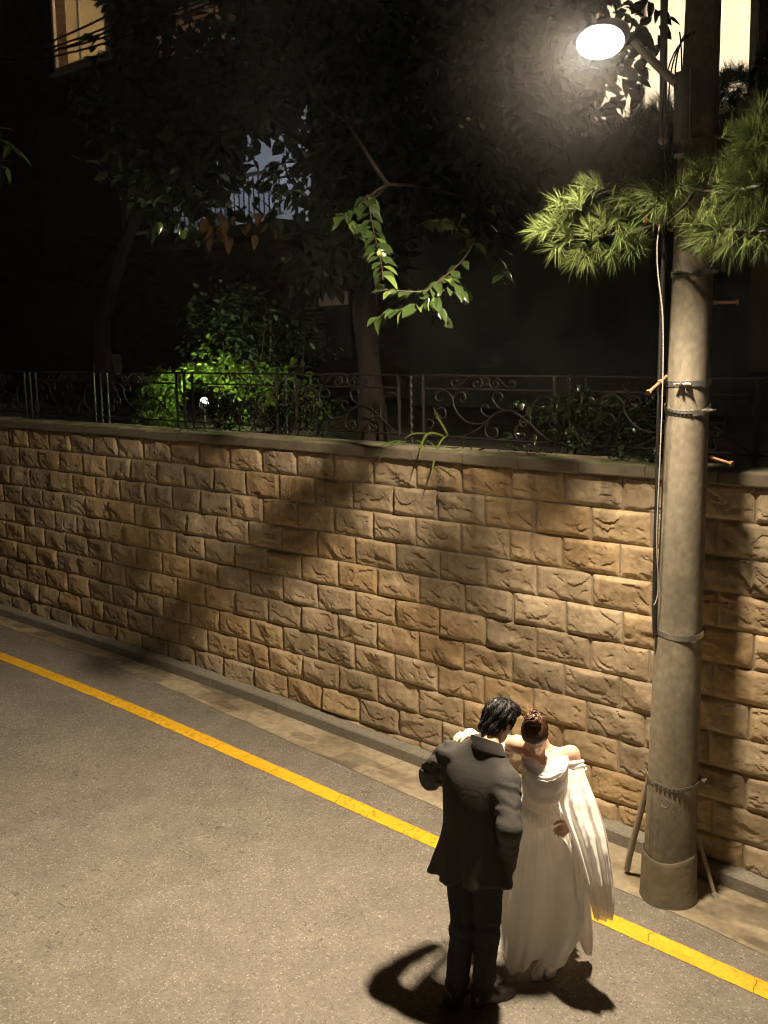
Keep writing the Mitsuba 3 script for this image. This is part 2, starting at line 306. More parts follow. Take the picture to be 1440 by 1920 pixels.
def coping(x0, x1, seed):
    r = np.random.default_rng(seed); xs = np.linspace(x0 + .004, x1 - .004, 14)
    prof = np.array([[.01, 2.674], [-.035, 2.672], [-.052, 2.684], [-.054, 2.745], [-.046, 2.758], [-.02, 2.765], [.12, 2.768], [.26, 2.77], [.29, 2.70]]) + np.r_[0, r.normal(0, .003)]
    v = np.stack([np.stack([np.full(len(prof), x), *prof.T], 1) for x in xs]).reshape(-1, 3)
    v[:, 1:] += .007 * (meshkit.fbm(v * 16)[:, None] - .5) * (v[:, 1:2] < .2)
    m = trimesh.Trimesh(v, grid_faces(14, len(prof), True), process=False); k = len(prof)
    m.faces = np.vstack([m.faces, [[0, i + 1, i] for i in range(1, k - 1)], [[13 * k, 13 * k + i, 13 * k + i + 1] for i in range(1, k - 1)]])
    trimesh.repair.fix_normals(m); return m
for i in range(-15, 9):
    x0 = 6.727 + .5285 * i; obj('coping_stone', coping(x0, x0 + .5285, i + 99), 'coping', wall, smooth=40)
obj('coping_run', cat_([coping(6.727 + .5285 * i, 6.727 + .5285 * (i + 1), i + 99) for i in [*range(-39, -15), *range(9, 17)]]), 'coping', wall, kind='stuff', smooth=40)

# ------------------------------------------------------------------ utility pole, its bands, bolts and cables
PB, PL = V(9.327, -.503, 0), V(.0115, .0100, 1.0)
def axis(z): return V(PB[0] + PL[0] * z, PB[1] + PL[1] * z, z)
def rad(z): return .168 - .0125 * z
pole = thing('utility_pole', 'weathered grey concrete utility pole standing in front of the wall', 'utility pole')
zz = np.r_[np.linspace(-.3, .3, 4), np.linspace(.4, 7.6, 40)]
obj('shaft', tube([axis(z) for z in zz], [rad(z) for z in zz], 48), 'pole_concrete', pole, smooth=40)
a = np.arange(48) * 2 * np.pi / 48; fz = np.r_[-.2, 0, .03, .10, .22, .30, .325, .33]; fr = np.r_[.196, .192, .187, .181, .177, .175, .172, .166]
v = np.stack([np.stack([PB[0] + r * np.cos(a), PB[1] + r * np.sin(a), np.full(48, z) + (.018 * np.sin(a * 2 + 1) if z > .25 else 0)], 1) for z, r in zip(fz, fr)]).reshape(-1, 3)
d = v - PB; v[:, :2] += (d[:, :2] / .19) * (.010 * (meshkit.fbm(v * 12) - .5) + .014 * (meshkit.fbm(v * 7, 3, 5) - .6) * (v[:, 2] < .08)[:, ])[:, None]
m = trimesh.Trimesh(v, grid_faces(8, 48, True), process=False); trimesh.repair.fix_normals(m)
obj('footing_collar', m, 'footing_concrete', pole, smooth=40)
SIDE = V(.727, .686, 0); TOCAM = unit(V(.72, -.69, 0))
def ring_at(z, da, a0=0, n=49, turn=2 * np.pi, tilt=0., sag=0.):
    an = a0 + np.linspace(0, turn, n)
    return np.stack([axis(z + tilt * np.cos(t) + sag * np.sin(t)) + (rad(z) + da) * (np.cos(t) * SIDE + np.sin(t) * TOCAM) for t in an])
def band(z, tilt, h=.034, mat='steel_band', buck=1.2, sag=0.):
    n = 64; lo, hi = ring_at(z - h / 2, .004, 0, n, tilt=tilt, sag=sag), ring_at(z + h / 2, .004, 0, n, tilt=tilt, sag=sag)
    out = (lo - np.array([axis(z)] * n)) * V(1, 1, 0); out /= np.linalg.norm(out, axis=1, keepdims=True); th = .003
    v = np.concatenate([lo, lo + out * th, hi + out * th, hi])
    f = []
    for i in range(n - 1):
        for a_, b_ in ((0, 1), (1, 2), (2, 3), (3, 0)): f += [[a_ * n + i, b_ * n + i, b_ * n + i + 1], [a_ * n + i, b_ * n + i + 1, a_ * n + i + 1]]
    m = trimesh.Trimesh(v, f, process=False); trimesh.repair.fix_normals(m)
    b = obj('band', m, mat, pole, smooth=30)
    holes = []
    for k in range(9):
        t = buck + .9 + k * .17
        if np.cos(t) < -.99: continue
        c = axis(z + tilt * np.cos(t) + sag * np.sin(t)); o = np.cos(t) * SIDE + np.sin(t) * TOCAM; s_ = -np.sin(t) * SIDE + np.cos(t) * TOCAM
        P = c + o * (rad(z) + .0085); holes.append(tube([P - s_ * .009, P + s_ * .009], .0065, 8))
    obj('slots', cat_(holes), 'black_rubber', b)
    t = buck; c = axis(z + tilt * np.cos(t) + sag * np.sin(t)); o = np.cos(t) * SIDE + np.sin(t) * TOCAM; s_ = -np.sin(t) * SIDE + np.cos(t) * TOCAM
    P = c + o * (rad(z) + .012)
    parts = [tube([P - s_ * .045 - V(0, 0, .004), P - s_ * .012], .011, 6), tube([P + s_ * .012, P + s_ * .04 + o * .02], .010, 6), tube([P - s_ * .05 + o * .018, P + s_ * .05 + o * .018], .0055, 6), tube([P + o * .0, P + o * .035 + s_ * .01], .008, 6)]
    obj('buckle', cat_(parts), 'dull_steel', b)
def zpole(v): return float(np.interp(v, [10, 182, 510, 824, 1119, 1403, 1690], [5.5, 5, 4, 3, 2, 1, 0]))
band(zpole(262), .0, mat='dull_steel', buck=.9); band(zpole(512), .006, buck=.75); band(zpole(716), .004, buck=2.1); band(zpole(762), .012, buck=.85, sag=-.03)
band(zpole(1172), .0, buck=4.4, sag=-.03); band(zpole(1450), .0, h=.03, mat='dull_steel', buck=.25, sag=-.03)
def bolt(u, v, u2, v2, dep, dep2):
    A, B = at(u, v, dep), at(u2, v2, dep2); d = unit(B - A)
    obj('step_bolt', cat_([tube([A - d * .08, B], .009, 8), tube([B, B + d * .014], [.018, .018], 6), tube([A, A + d * .018], .016, 6)]), 'rusty_iron', pole, smooth=30)
bolt(1338, 568, 1380, 567, 6.46, 6.42); bolt(1331, 857, 1370, 869, 6.62, 6.5); bolt(1238, 716, 1217, 735, 6.5, 6.42); bolt(1240, 424, 1212, 413, 6.42, 6.38); bolt(1326, 1129, 1362, 1134, 6.85, 6.95)
obj('cable', tube(spline([at(1247, 250, 6.33), at(1247, 400, 6.36), at(1243, 520, 6.42), at(1237, 720, 6.53), at(1231, 960, 6.66), at(1227, 1160, 6.78), at(1229, 1195, 6.79)], 40), .0145, 10), 'black_rubber', pole, smooth=True)
obj('wire', tube(spline([at(1249, 380, 6.3), at(1232, 470, 6.3), at(1237, 540, 6.34), at(1243, 600, 6.38), at(1240, 800, 6.5), at(1233, 960, 6.6), at(1232, 1040, 6.65), at(1234, 1105, 6.7), at(1226, 1135, 6.72)], 60), .0042, 6), 'pale_wire', pole, smooth=True)
obj('riser_pipe', tube([at(1243, 255, 6.3), at(1246, -90, 6.05)], .021, 12), 'grey_plastic', pole, smooth=30)
obj('junction_can', lathe([[0, 0], [.044, 0], [.05, .01], [.05, .36], [.044, .38], [0, .385]], at(1279, 268, 6.14), 24), 'grey_plastic', pole, smooth=30)
obj('rod', tube([at(1293, 282, 6.08), at(1294, 130, 6.0)], .006, 8), 'steel_band', pole, smooth=30)
obj('insulator', ball(at(1243, 263, 6.22), .026), 'pale_wire', pole, smooth=True)
for du, s in ((-14, 0), (-6, 3), (3, 6), (16, 2)):
    obj('lead', tube(spline([at(1270 + du, 268, 6.12), at(1262 + du, 300 + s * 2, 6.14), at(1258 + du + s, 272, 6.16), at(1262 + du, 150, 6.08), at(1290 - du, 60, 6.02)], 24), .0045, 6), 'black_rubber', pole, smooth=True)
obj('lug', cat_([box(V(-.03, -.012, -.012), V(.03, .012, .012)).apply_translation(at(1275, 292, 6.1)), ball(at(1291, 300, 6.08), .018, 1)]), 'steel_band', pole)
# painted mark on the pole: a ring with a cross stroke and a faint row of strokes below it
def on_pole(u, v):
    z = zpole(v); o = (u - 1270) / 48.0; o = max(-.98, min(.98, o)); t = math.acos(o); return axis(z) + (rad(z) + .0025) * (math.cos(t) * SIDE + math.sin(t) * TOCAM)
mk = [tube([on_pole(1244 + 7 * np.cos(t), 1486 + 8 * np.sin(t)) for t in np.linspace(-1.2, 4.2, 16)], .0035, 5), tube([on_pole(1244, 1478), on_pole(1245, 1489)], .0035, 5)]
mk += [tube([on_pole(x, y), on_pole(x + 3, y + 7)], .002, 5) for x, y in ((1239, 1497), (1246, 1499), (1253, 1496), (1258, 1501), (1228, 1482), (1261, 1490))]
obj('stencil_mark', cat_(mk), 'dull_steel', pole)

p1 = thing('leaning_pipe', 'pale metal pipe leaning against the left side of the pole', 'pipe')
obj('tube', tube(spline([at(1176, 1630, 7.36), at(1184, 1590, 7.28), at(1207, 1500, 7.12), at(1219, 1450, 7.02)], 16), .021, 12), 'pipe_paint', p1, smooth=30)
p2 = thing('stay_pipe', 'thin metal pipe with a round foot leaning behind the pole on its right', 'pipe')
obj('tube', tube([at(1341, 1682, 7.08), at(1309, 1570, 7.12)], .0135, 10), 'pipe_paint', p2, smooth=30)
obj('foot', cat_([tube([at(1338, 1674, 7.08), at(1343, 1686, 7.08)], [.018, .03], 12), ball(at(1343, 1686, 7.07), .02, 2)]), 'pipe_paint', p2, smooth=30)

# ------------------------------------------------------------------ the street lamp on the pole (it gives the light of the scene)
lamp = thing('street_lamp', 'glowing street lamp on an arm reaching out from the pole', 'street lamp')
ax = unit(LAMP - axis(5.02) + V(0, 0, .02)); root = axis(5.0)
obj('arm', tube(spline([root, root + V(0, -.3, .04), LAMP + V(0, .30, .06)], 12), np.linspace(.03, .022, 12), 12), 'lamp_shell', lamp, smooth=30)
obj('bracket', tube([root + V(0, 0, -.10), root + V(0, 0, .10)], rad(5) + .008, 32), 'dull_steel', lamp, smooth=30)
LN = unit(V(-.27, -.70, -.66)); LX = unit(np.cross(V(0, 0, 1), LN)); LY = np.cross(LN, LX)          # the head is tilted out over the street
def dome(rx, ry, rz, off, n=12, k=36):
    u_, w_ = np.meshgrid(np.linspace(0, np.pi / 2, n), np.arange(k) * 2 * np.pi / k, indexing='ij')
    return LAMP + (rx * np.sin(u_) * np.cos(w_))[..., None] * LX + (ry * np.sin(u_) * np.sin(w_))[..., None] * LY + (rz * np.cos(u_) + off)[..., None] * LN
back, lip, inner = dome(.19, .094, -.09, -.012), dome(.19, .094, 0, .016)[-1:], dome(.172, .078, 0, .014)[-1:]
v = np.concatenate([back, lip, inner, dome(.165, .07, 0, -.004)[-1:]]).reshape(-1, 3)
m = trimesh.Trimesh(v, grid_faces(15, 36, True), process=False); trimesh.repair.fix_normals(m)
obj('hood', m, 'lamp_shell', lamp, smooth=30)
m = trimesh.Trimesh(dome(.1715, .0775, .012, .004, 8).reshape(-1, 3), grid_faces(8, 36, True), process=False)
if (m.face_normals @ LN).mean() < 0: m.invert()
obj('lens', m, 'lamp_shell', lamp, smooth=True)
scene[lamp + '__lens']['emitter'] = {'type': 'area', 'radiance': {'type': 'rgb', 'value': list(LAMP_RADIANCE)}, 'sampling_weight': 6.0}
#@@PEOPLE
# ------------------------------------------------------------------ people
def skin_col(p, n, uv): return mix((.56, .36, .25), (.64, .43, .31), fbm(p.x * 14, p.y * 14, p.z * 14, 3))
bsdf('skin', pr(proc(skin_col), .48, specular=.4, sheen=.2))
bsdf('lip', pr((.42, .16, .13), .4)); bsdf('black_hair', pr((.010, .009, .009), .45, specular=.35)); bsdf('brown_hair', pr((.080, .034, .016), .40, specular=.6))
def suit_col(p, n, uv):
    w = noise(p.x * 420, p.y * 420, p.z * 120)
    return mix((.030, .0278, .0255), (.058, .054, .049), .35 * fbm(p.x * 16, p.y * 16, p.z * 16, 3) + .55 * w)
bsdf('suit_cloth', bump(pr(proc(suit_col), .85, sheen=.25, specular=.2), lambda p, n, uv: .0012 * fbm(p.x * 160, p.y * 160, p.z * 60, 2), 1.0))
bsdf('trouser_cloth', bump(pr(proc(lambda p, n, uv: mix((.015, .0144, .0145), (.028, .0265, .027), fbm(p.x * 60, p.y * 60, p.z * 30, 3))), .9, specular=.15), lambda p, n, uv: .0012 * fbm(p.x * 120, p.y * 120, p.z * 60, 2), 1.0))
bsdf('shoe_leather', pr((.022, .019, .018), .35, specular=.6)); bsdf('white_leather', pr((.85, .83, .80), .4)); bsdf('shirt_cotton', pr((.78, .77, .74), .8))
def crink(p, n, uv):
    a = noise(p.x * 34 + 2 * noise(p.x * 7, p.y * 7, p.z * 5), p.y * 34, p.z * 9); b = noise(p.x * 90, p.y * 90, p.z * 22)
    return .010 * dr.abs(a - .5) + .0035 * dr.abs(b - .5)
CHIFFON = {'type': 'principledthin', 'base_color': {'type': 'rgb', 'value': [.92, .905, .88]}, 'roughness': .75, 'diff_trans': .55, 'spec_trans': 0.0}
scene['dress_cloth'] = bump(CHIFFON, crink, 1.5, 2e-3)
scene['dress_chiffon'] = bump({**CHIFFON, 'diff_trans': .75}, crink, .55, 2e-3)
bsdf('sheer_chiffon', {'type': 'mask', 'opacity': .74, 'nested': {'type': 'principledthin', 'base_color': {'type': 'rgb', 'value': [.82, .795, .755]}, 'roughness': .75, 'diff_trans': .8, 'spec_trans': 0.0}})
bsdf('lace', pr((.80, .77, .72), .8))

def frame(F, pitch=0., roll=0.):
    """rows right, forward, up of a head or trunk that looks along F (horizontal), bowed by pitch, tilted to its right by roll"""
    F = unit(V(F[0], F[1], 0)); R = np.cross(F, [0, 0, 1.0])
    f = math.cos(pitch) * F - math.sin(pitch) * V(0, 0, 1); u = math.sin(pitch) * F + math.cos(pitch) * V(0, 0, 1)
    r2 = math.cos(roll) * R - math.sin(roll) * u; u2 = math.sin(roll) * R + math.cos(roll) * u
    return np.array([r2, f, u2])
def head_sdf(P, c, X, k=1.0):
    q = (P - c) @ X.T / k; m = q * V(1, 1, 1); m[:, 0] = np.abs(m[:, 0])
    d = ell(q, V(0, -.012, .025), (.073, .093, .086))
    d = smin(d, ell(q, V(0, .030, -.035), (.056, .058, .078)), .03)
    d = smin(d, cone(m, V(.046, -.002, -.050), V(.012, .066, -.093), .020, .017), .025)
    d = smin(d, cone(m, V(.0, .078, .020), V(.036, .070, .018), .012, .010), .014)
    d = smin(d, cone(m, V(.040, .055, -.022), V(.028, .072, -.03), .018, .014), .02)
    d = -smin(-d, ell(m, V(.031, .096, .000), (.019, .016, .012)), .012)
    d = smin(d, ell(m, V(.031, .072, -.001), (.0135, .0135, .0125)), .004)
    d = smin(d, cone(q, V(0, .084, .008), V(0, .104, -.028), .007, .0105), .010); d = smin(d, ell(m, V(.011, .093, -.032), (.008, .010, .007)), .006)
    d = smin(d, cone(m, V(0, .089, -.056), V(.018, .079, -.058), .0065, .004), .006); d = smin(d, cone(m, V(0, .087, -.067), V(.015, .079, -.066), .0075, .004), .006)
    d = smin(d, ell(q, V(0, .073, -.095), (.018, .017, .015)), .018)
    e = ell(m, V(.076, -.012, -.010), (.010, .021, .031)); e = np.maximum(e, -ell(m, V(.086, -.006, -.006), (.008, .011, .018)))
    d = smin(d, e, .008)
    return d * k
def hand_mesh(wrist, Fdir, back, side, curl=(.5, .6, .7, .8), spread=.1, thumb=.6, k=1.0, h=.0033, seed=1):
    """wrist: joint; Fdir: along the palm; back: out of the back of the hand; side=+1 when the thumb lies towards Fdir x back"""
    Fd = unit(Fdir); B = unit(back - Fd * (np.asarray(back) @ Fd)); S = np.cross(Fd, B) * side; W = np.asarray(wrist, float)
    pt = lambda s, f, b: W + k * (s * S + f * Fd + b * B)
    prims = [(pt(.016, .012, 0), pt(.024, .080, .002), .017 * k, .0125 * k), (pt(.0, .01, .001), pt(.004, .088, .004), .018 * k, .013 * k), (pt(-.015, .012, 0), pt(-.024, .074, .001), .016 * k, .011 * k), (pt(.004, -.06, 0), pt(0, .01, 0), .025 * k, .020 * k)]
    for i, (s0, L) in enumerate(((.027, .078), (.009, .087), (-.009, .081), (-.026, .063))):
        a, P0 = 0.0, pt(s0, .083 - .004 * abs(i - 1.2) ** 1.5, .003); c = curl[i]; sp = spread * (1.3 - i * .9) * .5
        for j, (fr, r0, r1) in enumerate(((.45, .0095, .0088), (.32, .0088, .008), (.23, .008, .0068))):
            a += c * (.75, 1.0, .7)[j]; d = Fd * math.cos(a) - B * math.sin(a) + S * sp; P1 = P0 + k * L * fr * unit(d)
            prims.append((P0, P1, r0 * k, r1 * k)); P0 = P1
    d1 = unit(Fd * .55 + S * .85 - B * .25 * thumb); d2 = unit(Fd * .8 + S * .3 - B * .7 * thumb); d3 = unit(Fd * .9 + S * .05 - B * .9 * thumb)
    t0 = pt(.020, .018, -.004); t1 = t0 + k * .040 * d1; t2 = t1 + k * .032 * d2; t3 = t2 + k * .024 * d3
    prims += [(t0, t1, .0135 * k, .0105 * k), (t1, t2, .0102 * k, .0092 * k), (t2, t3, .0092 * k, .0075 * k)]
    al = np.array([p for q in prims for p in q[:2]]); lo, hi = al.min(0) - .025, al.max(0) + .025
    def fn(P):
        d = np.full(len(P), 9.)
        for a_, b_, ra, rb in prims[:4]: d = smin(d, cone(P, a_, b_, ra, rb), .012)
        for g in range(4, 19, 3):
            e = np.full(len(P), 9.)
            for a_, b_, ra, rb in prims[g:g + 3]: e = smin(e, cone(P, a_, b_, ra, rb), .003)
            d = smin(d, e, .005)
        return d
    return soften(nets(fn, lo, hi, h), 3)
def loft_sdf(P, secs, X, tilt=None):
    """secs rows: height, centre x, y, half width, half depth (elliptic sections of a trunk); X: its horizontal right and forward"""
    from scipy.interpolate import PchipInterpolator
    s = np.asarray(secs, float); zz_ = np.linspace(s[0, 0], s[-1, 0], 160); s = np.column_stack([zz_, PchipInterpolator(s[:, 0], s[:, 1:])(zz_)]); k_ = np.ones(13) / 13
    s[6:-6, 1:] = np.stack([np.convolve(s[:, j], k_, 'valid') for j in range(1, 5)], 1); z = P[:, 2].copy()
    if tilt is not None: z = z + tilt(P)
    c = np.stack([np.interp(z, s[:, 0], s[:, k]) for k in range(1, 5)], 1)
    u = (P[:, 0] - c[:, 0]) * X[0][0] + (P[:, 1] - c[:, 1]) * X[0][1]; w = (P[:, 0] - c[:, 0]) * X[1][0] + (P[:, 1] - c[:, 1]) * X[1][1]
    e = 2.5; r = (np.abs(u / c[:, 2]) ** e + np.abs(w / c[:, 3]) ** e) ** (1 / e)
    d = (r - 1) * np.minimum(c[:, 2], c[:, 3]) * .9
    return np.maximum(d, np.maximum(s[0, 0] - z, z - s[-1, 0])), u, w, z
def strands(mesh, centre, flow, n, L, r, seed, lift=.003, keep=None, sides=4, segs=7, wob=.35):
    """locks of hair lying on a cap mesh, combed along flow(point)"""
    g = np.random.default_rng(seed); tree = __import__('scipy.spatial', fromlist=['cKDTree']).cKDTree(mesh.vertices); N = vnorm(mesh)
    pts, fi = trimesh.sample.sample_surface(mesh, n, seed=seed); out = []
    for p in pts:
        if keep is not None and not keep(p): continue
        path = [p]; d0 = None; o = g.normal(0, 1, 3) * wob; ln = L * g.uniform(.6, 1.2)
        for s in range(segs):
            q = path[-1]; _, i = tree.query(q); nn = N[i]; d = unit(flow(q)) + o; d = d - nn * (d @ nn); d = unit(d)
            q = q + d * ln / segs; _, i = tree.query(q); b = mesh.vertices[i]; q = q + N[i] * ((b - q) @ N[i]) + N[i] * lift * g.uniform(.6, 1.3)
            path.append(q)
        rr = r * g.uniform(.7, 1.3) * np.r_[.55, .95, np.ones(segs - 3), .7, .2]
        out.append(tube(path, rr, sides, False))
    return cat_(out)

# ---- the man: dark suit, back to the camera, turned to the woman on his right
M_R, M_F = unit(V(.968, .25, 0)), unit(V(-.25, .968, 0))
man = thing('person', 'person in a dark grey suit seen from behind, short black hair, head turned right', 'person')
sL, sR = V(8.915, -2.240, 1.415), V(9.268, -2.150, 1.312)
eL, wL = at(801, 1462, 6.06), V(8.775, -1.885, 1.235)
eR, wR = at(955, 1556, 5.63), at(952, 1622, 5.88)
HC, HX = at(936, 1351, 5.97), frame(.55 * V(.727, .686, 0) + .62 * V(-.69, .726, 0), .48, .10)
neck0 = V(9.112, -2.145, 1.425)
def man_skin(P):
    d = head_sdf(P, HC, HX)
    d = smin(d, cone(P, neck0 - V(0, 0, .06), HC + HX.T @ V(0, -.03, -.06), .064, .056), .03)
    d = smin(d, cone(P, sL + V(.06, .02, -.05), sR + V(-.06, -.01, -.03), .06, .06), .05)
    for s_, e_, w_ in ((sL, eL, wL), (sR, eR, wR)): d = smin(d, smin(cone(P, s_ + V(0, 0, -.03), e_ + (s_ + w_ - 2 * e_) * .06, .042, .030), cone(P, e_ + (s_ + w_ - 2 * e_) * .06, w_, .030, .024), .01), .02)
    return d
b = soften(nets(man_skin, V(8.66, -2.46, .90), V(9.42, -1.80, 1.80), .007), 2)
hl = hand_mesh(wL, V(.35, .85, .25), V(-.85, .3, .35), 1, (.55, .6, .65, .7), .1, .9)
hr = hand_mesh(wR, V(-.28, .75, -.5), V(.8, .25, .3), -1, (.35, .4, .45, .5), .1, .7)
obj('body', weld([b, hl, hr]), 'skin', man, smooth=True)
def man_cap(P):
    q = (P - HC) @ HX.T
    d = ell(q, V(0, -.014, .030), (.084, .103, .093))
    d = smin(d, ell(q, V(.005, .050, .082), (.060, .045, .030)), .03)
    d = smin(d, ell(q, V(0, -.075, -.055), (.060, .030, .045)), .03)
    a = np.arctan2(q[:, 0], q[:, 1] + .02)
    d = d - .004 * np.sin(a * 13 + q[:, 2] * 60 + 3 * meshkit.noise(q * 18)) - .010 * (meshkit.fbm(q * 26, 2) - .5)
    face = np.maximum(np.maximum(.058 - q[:, 1] + .25 * q[:, 2], q[:, 2] - .062), -9)
    cut = np.maximum(-(.046 - q[:, 1]), -(.05 - q[:, 2] + .0 * q[:, 1]))                       # keep behind the hairline
    side = np.minimum(q[:, 1] - .030, q[:, 2] + 1)                                            # sideburn edge
    keep_ = np.maximum(np.minimum(q[:, 1] - .040, q[:, 1] * .35 + .055 - q[:, 2] + .0), -9)
    drop = (-.030 - q[:, 2]) + np.clip(-.02 - q[:, 1], -.05, .06) * -1.0 * -1.1
    d = np.maximum(d, np.minimum(.058 + 0 * q[:, 2] - q[:, 2], q[:, 1] - .045))                # no hair on the face
    low = np.interp(q[:, 1], [-.12, -.06, -.034, .0, .018, .03, .06], [-.14, -.125, -.055, .018, .012, -.035, .03])
    ear = np.linalg.norm((np.abs(q) - V(.078, .012, .012)) * V(.6, 1, 1), axis=1) - .026
    return np.maximum(d, low - q[:, 2])
cap = soften(nets(man_cap, HC - .17, HC + .17, .0055), 1)
def man_flow(p):
    q = HX @ (p - HC); o = V(q[0] * .3 + .25, .15 - q[1] * 0, 0) if q[2] > .045 and q[1] > -.03 else V(q[0] * .8, -.35, -1.0)
    return HX.T @ (o + V(.5 if q[2] > .045 else .0, .55 if q[2] > .045 else 0, 0))
hair = obj('hair', cap, 'black_hair', man, smooth=True)
obj('locks', strands(cap, HC, man_flow, 1300, .075, .0017, 3, .0045, wob=.20), 'black_hair', hair, smooth=True)

tiltM = lambda P: .27 * ((P[:, 0] - 9.095) * M_R[0] + (P[:, 1] + 2.19) * M_R[1]) * np.clip((P[:, 2] - .75) / .45, 0, 1)
JS = [(.76, 9.088, -2.240, .236, .166), (.84, 9.092, -2.238, .210, .152), (.93, 9.096, -2.236, .184, .138), (1.04, 9.096, -2.234, .164, .124), (1.16, 9.092, -2.218, .176, .126), (1.28, 9.088, -2.195, .192, .124), (1.355, 9.092, -2.178, .202, .112), (1.405, 9.098, -2.168, .185, .092), (1.445, 9.104, -2.158, .122, .080), (1.475, 9.108, -2.150, .090, .078), (1.505, 9.112, -2.145, .076, .074)]
def jacket(P):
    d, u, w, z = loft_sdf(P, JS, (M_R, M_F), tiltM)
    n1 = meshkit.fbm(P * V(9, 9, 5), 3, 4)
    back = np.clip(-w / .1, 0, 1)
    d = d + .003 * np.exp(-(u / .006) ** 2) * back * np.clip((1.12 - z) / .1, 0, 1)                                    # centre seam
    vent = np.exp(-(u / .012) ** 2) * back * np.clip((.96 - z) / .16, 0, 1); d = d + .016 * vent
    d = d - .012 * np.sin(9 * (z * 3 - u * 2.6) + 6 * n1) * back * np.clip((z - .86) / .2, 0, 1) * np.clip((1.38 - z) / .1, 0, 1) * n1 * .05
    d = d - .010 * np.sin(np.arctan2(w, u) * 7 + 5 * n1) * np.clip((.95 - z) / .2, 0, 1)                    # skirt of the jacket waves a little
    d = d - .003 * (n1 - .5)
    return d
def sleeve(P, a, e, wr, r, ph):
    d = smin(cone(P, a, e, r[0], r[1]), cone(P, e, wr, r[1], r[2]), .035)
    for (p0, p1, fq, am) in ((a, e, 88, .0065), (e, wr, 96, .007)):
        ax_ = unit(p1 - p0); t = (P - p0) @ ax_; L = np.linalg.norm(p1 - p0); oo = P - p0 - t[:, None] * ax_; sgn = oo @ unit(np.cross(ax_, V(.3, -.8, .4)))
        nn = meshkit.noise(P * 17, 5); k = np.exp(-((np.clip(t, 0, L) - (L * .8 if fq == 62 else L * .18)) / .13) ** 2)
        d = d - am * (.35 + k) * np.sin(fq * t + 30 * sgn + 5 * nn + ph) * .55 * np.clip(t / .05, 0, 1) * np.clip((L - t) / .03 + .5, 0, 1)
    return d - .004 * (meshkit.fbm(P * 15, 2, 8) - .5)
def man_coat(P):
    d = jacket(P)
    a0, c0 = sL + V(.02, .01, -.02), eL + (eL - (sL + wL) / 2) * .80; bt = np.linspace(0, 1, 9)[:, None]; arc = a0 * (1 - bt) ** 2 + 2 * c0 * bt * (1 - bt) + wL * bt ** 2; ar = np.interp(bt[:, 0], [0, .5, 1], [.079, .064, .046])
    sl = np.full(len(P), 9.)
    for k in range(8): sl = smin(sl, cone(P, arc[k], arc[k + 1], ar[k], ar[k + 1]), .012)
    nn = meshkit.noise(P * 15, 5); sl = sl - .005 * np.sin(70 * (P[:, 2] + .6 * P[:, 1]) + 7 * nn) - .006 * (nn - .5)
    sr = sleeve(P, sR + V(-.015, 0, -.02), eR, wR, (.078, .062, .047), 2.4)
    d = smin(d, sl, .014); d = smin(d, sr, .007 + .03 * np.clip((P[:, 2] - 1.18) / .12, 0, 1))
    d = np.maximum(d, -np.maximum(cone(P, neck0, HC, .062, .062), 1.405 - P[:, 2]))
    return d
coat = nets(man_coat, V(8.60, -2.60, .70), V(9.52, -1.80, 1.58), .0085); soften(coat, 6)
jk = obj('jacket', coat, 'suit_cloth', man, smooth=True)
# collar folded round the neck
th = np.linspace(-2.5, 2.5, 40); ringc = lambda r, z, dz: np.stack([neck0 + (r * math.sin(t)) * M_R + (-r * .95 * math.cos(t) + .012) * M_F + V(0, 0, z + dz * (1 - math.cos(t)) * .5 - .27 * (r * math.sin(t)) * .55) for t in th])
rows = [ringc(.070, .080, -.07), ringc(.076, .112, -.075), ringc(.084, .112, -.075), ringc(.094, .080, -.075), ringc(.108, .050, -.075), ringc(.105, .038, -.075), ringc(.076, .05, -.06)]
v = np.stack(rows).reshape(-1, 3); m = trimesh.Trimesh(v, grid_faces(7, 40), process=False); trimesh.repair.fix_normals(m)
obj('collar', m, 'suit_cloth', jk, smooth=40)
rows = [ringc(.062, .050, -.045), ringc(.066, .082, -.05), ringc(.069, .082, -.05), ringc(.072, .05, -.05)]
obj('shirt_collar', trimesh.Trimesh(np.stack(rows).reshape(-1, 3), grid_faces(4, 40), process=False), 'shirt_cotton', man, smooth=40)
hL, hR, kL, kR, aL, aR = V(9.030, -2.255, .84), V(9.180, -2.215, .84), V(9.045, -2.268, .45), V(9.172, -2.215, .46), V(9.030, -2.312, .07), V(9.160, -2.238, .07)
def trousers(P):
    d = 9.
    for h_, k_, a_, ph in ((hL, kL, aL, 0.), (hR, kR, aR, 2.)):
        g = smin(cone(P, h_, k_, .094, .070), cone(P, k_, a_ + V(0, 0, .02), .067, .062), .02)
        t = P[:, 2]; nn = meshkit.noise(P * 11, 3)
        ang = np.arctan2(P[:, 1] - k_[1], P[:, 0] - k_[0])
        g = g - .006 * np.sin(58 * t + 3 * np.cos(ang - ph) + 6 * nn) * (np.exp(-((t - .44) / .09) ** 2) + 1.5 * np.exp(-((t - .10) / .07) ** 2)) - .010 * (nn - .5)
        g = g - .004 * np.exp(-((np.cos(ang + 1.95) - 1) / .02) ** 2)
        d = np.minimum(d, g) if np.isscalar(d) else smin(d, g, .012)
    d = smin(d, ell(P, V(9.10, -2.235, .86), (.165, .125, .13)), .05)
    return np.maximum(d, .052 - P[:, 2])
obj('trousers', soften(nets(trousers, V(8.86, -2.46, .04), V(9.38, -2.02, .97), .0085), 2), 'trouser_cloth', man, smooth=True)
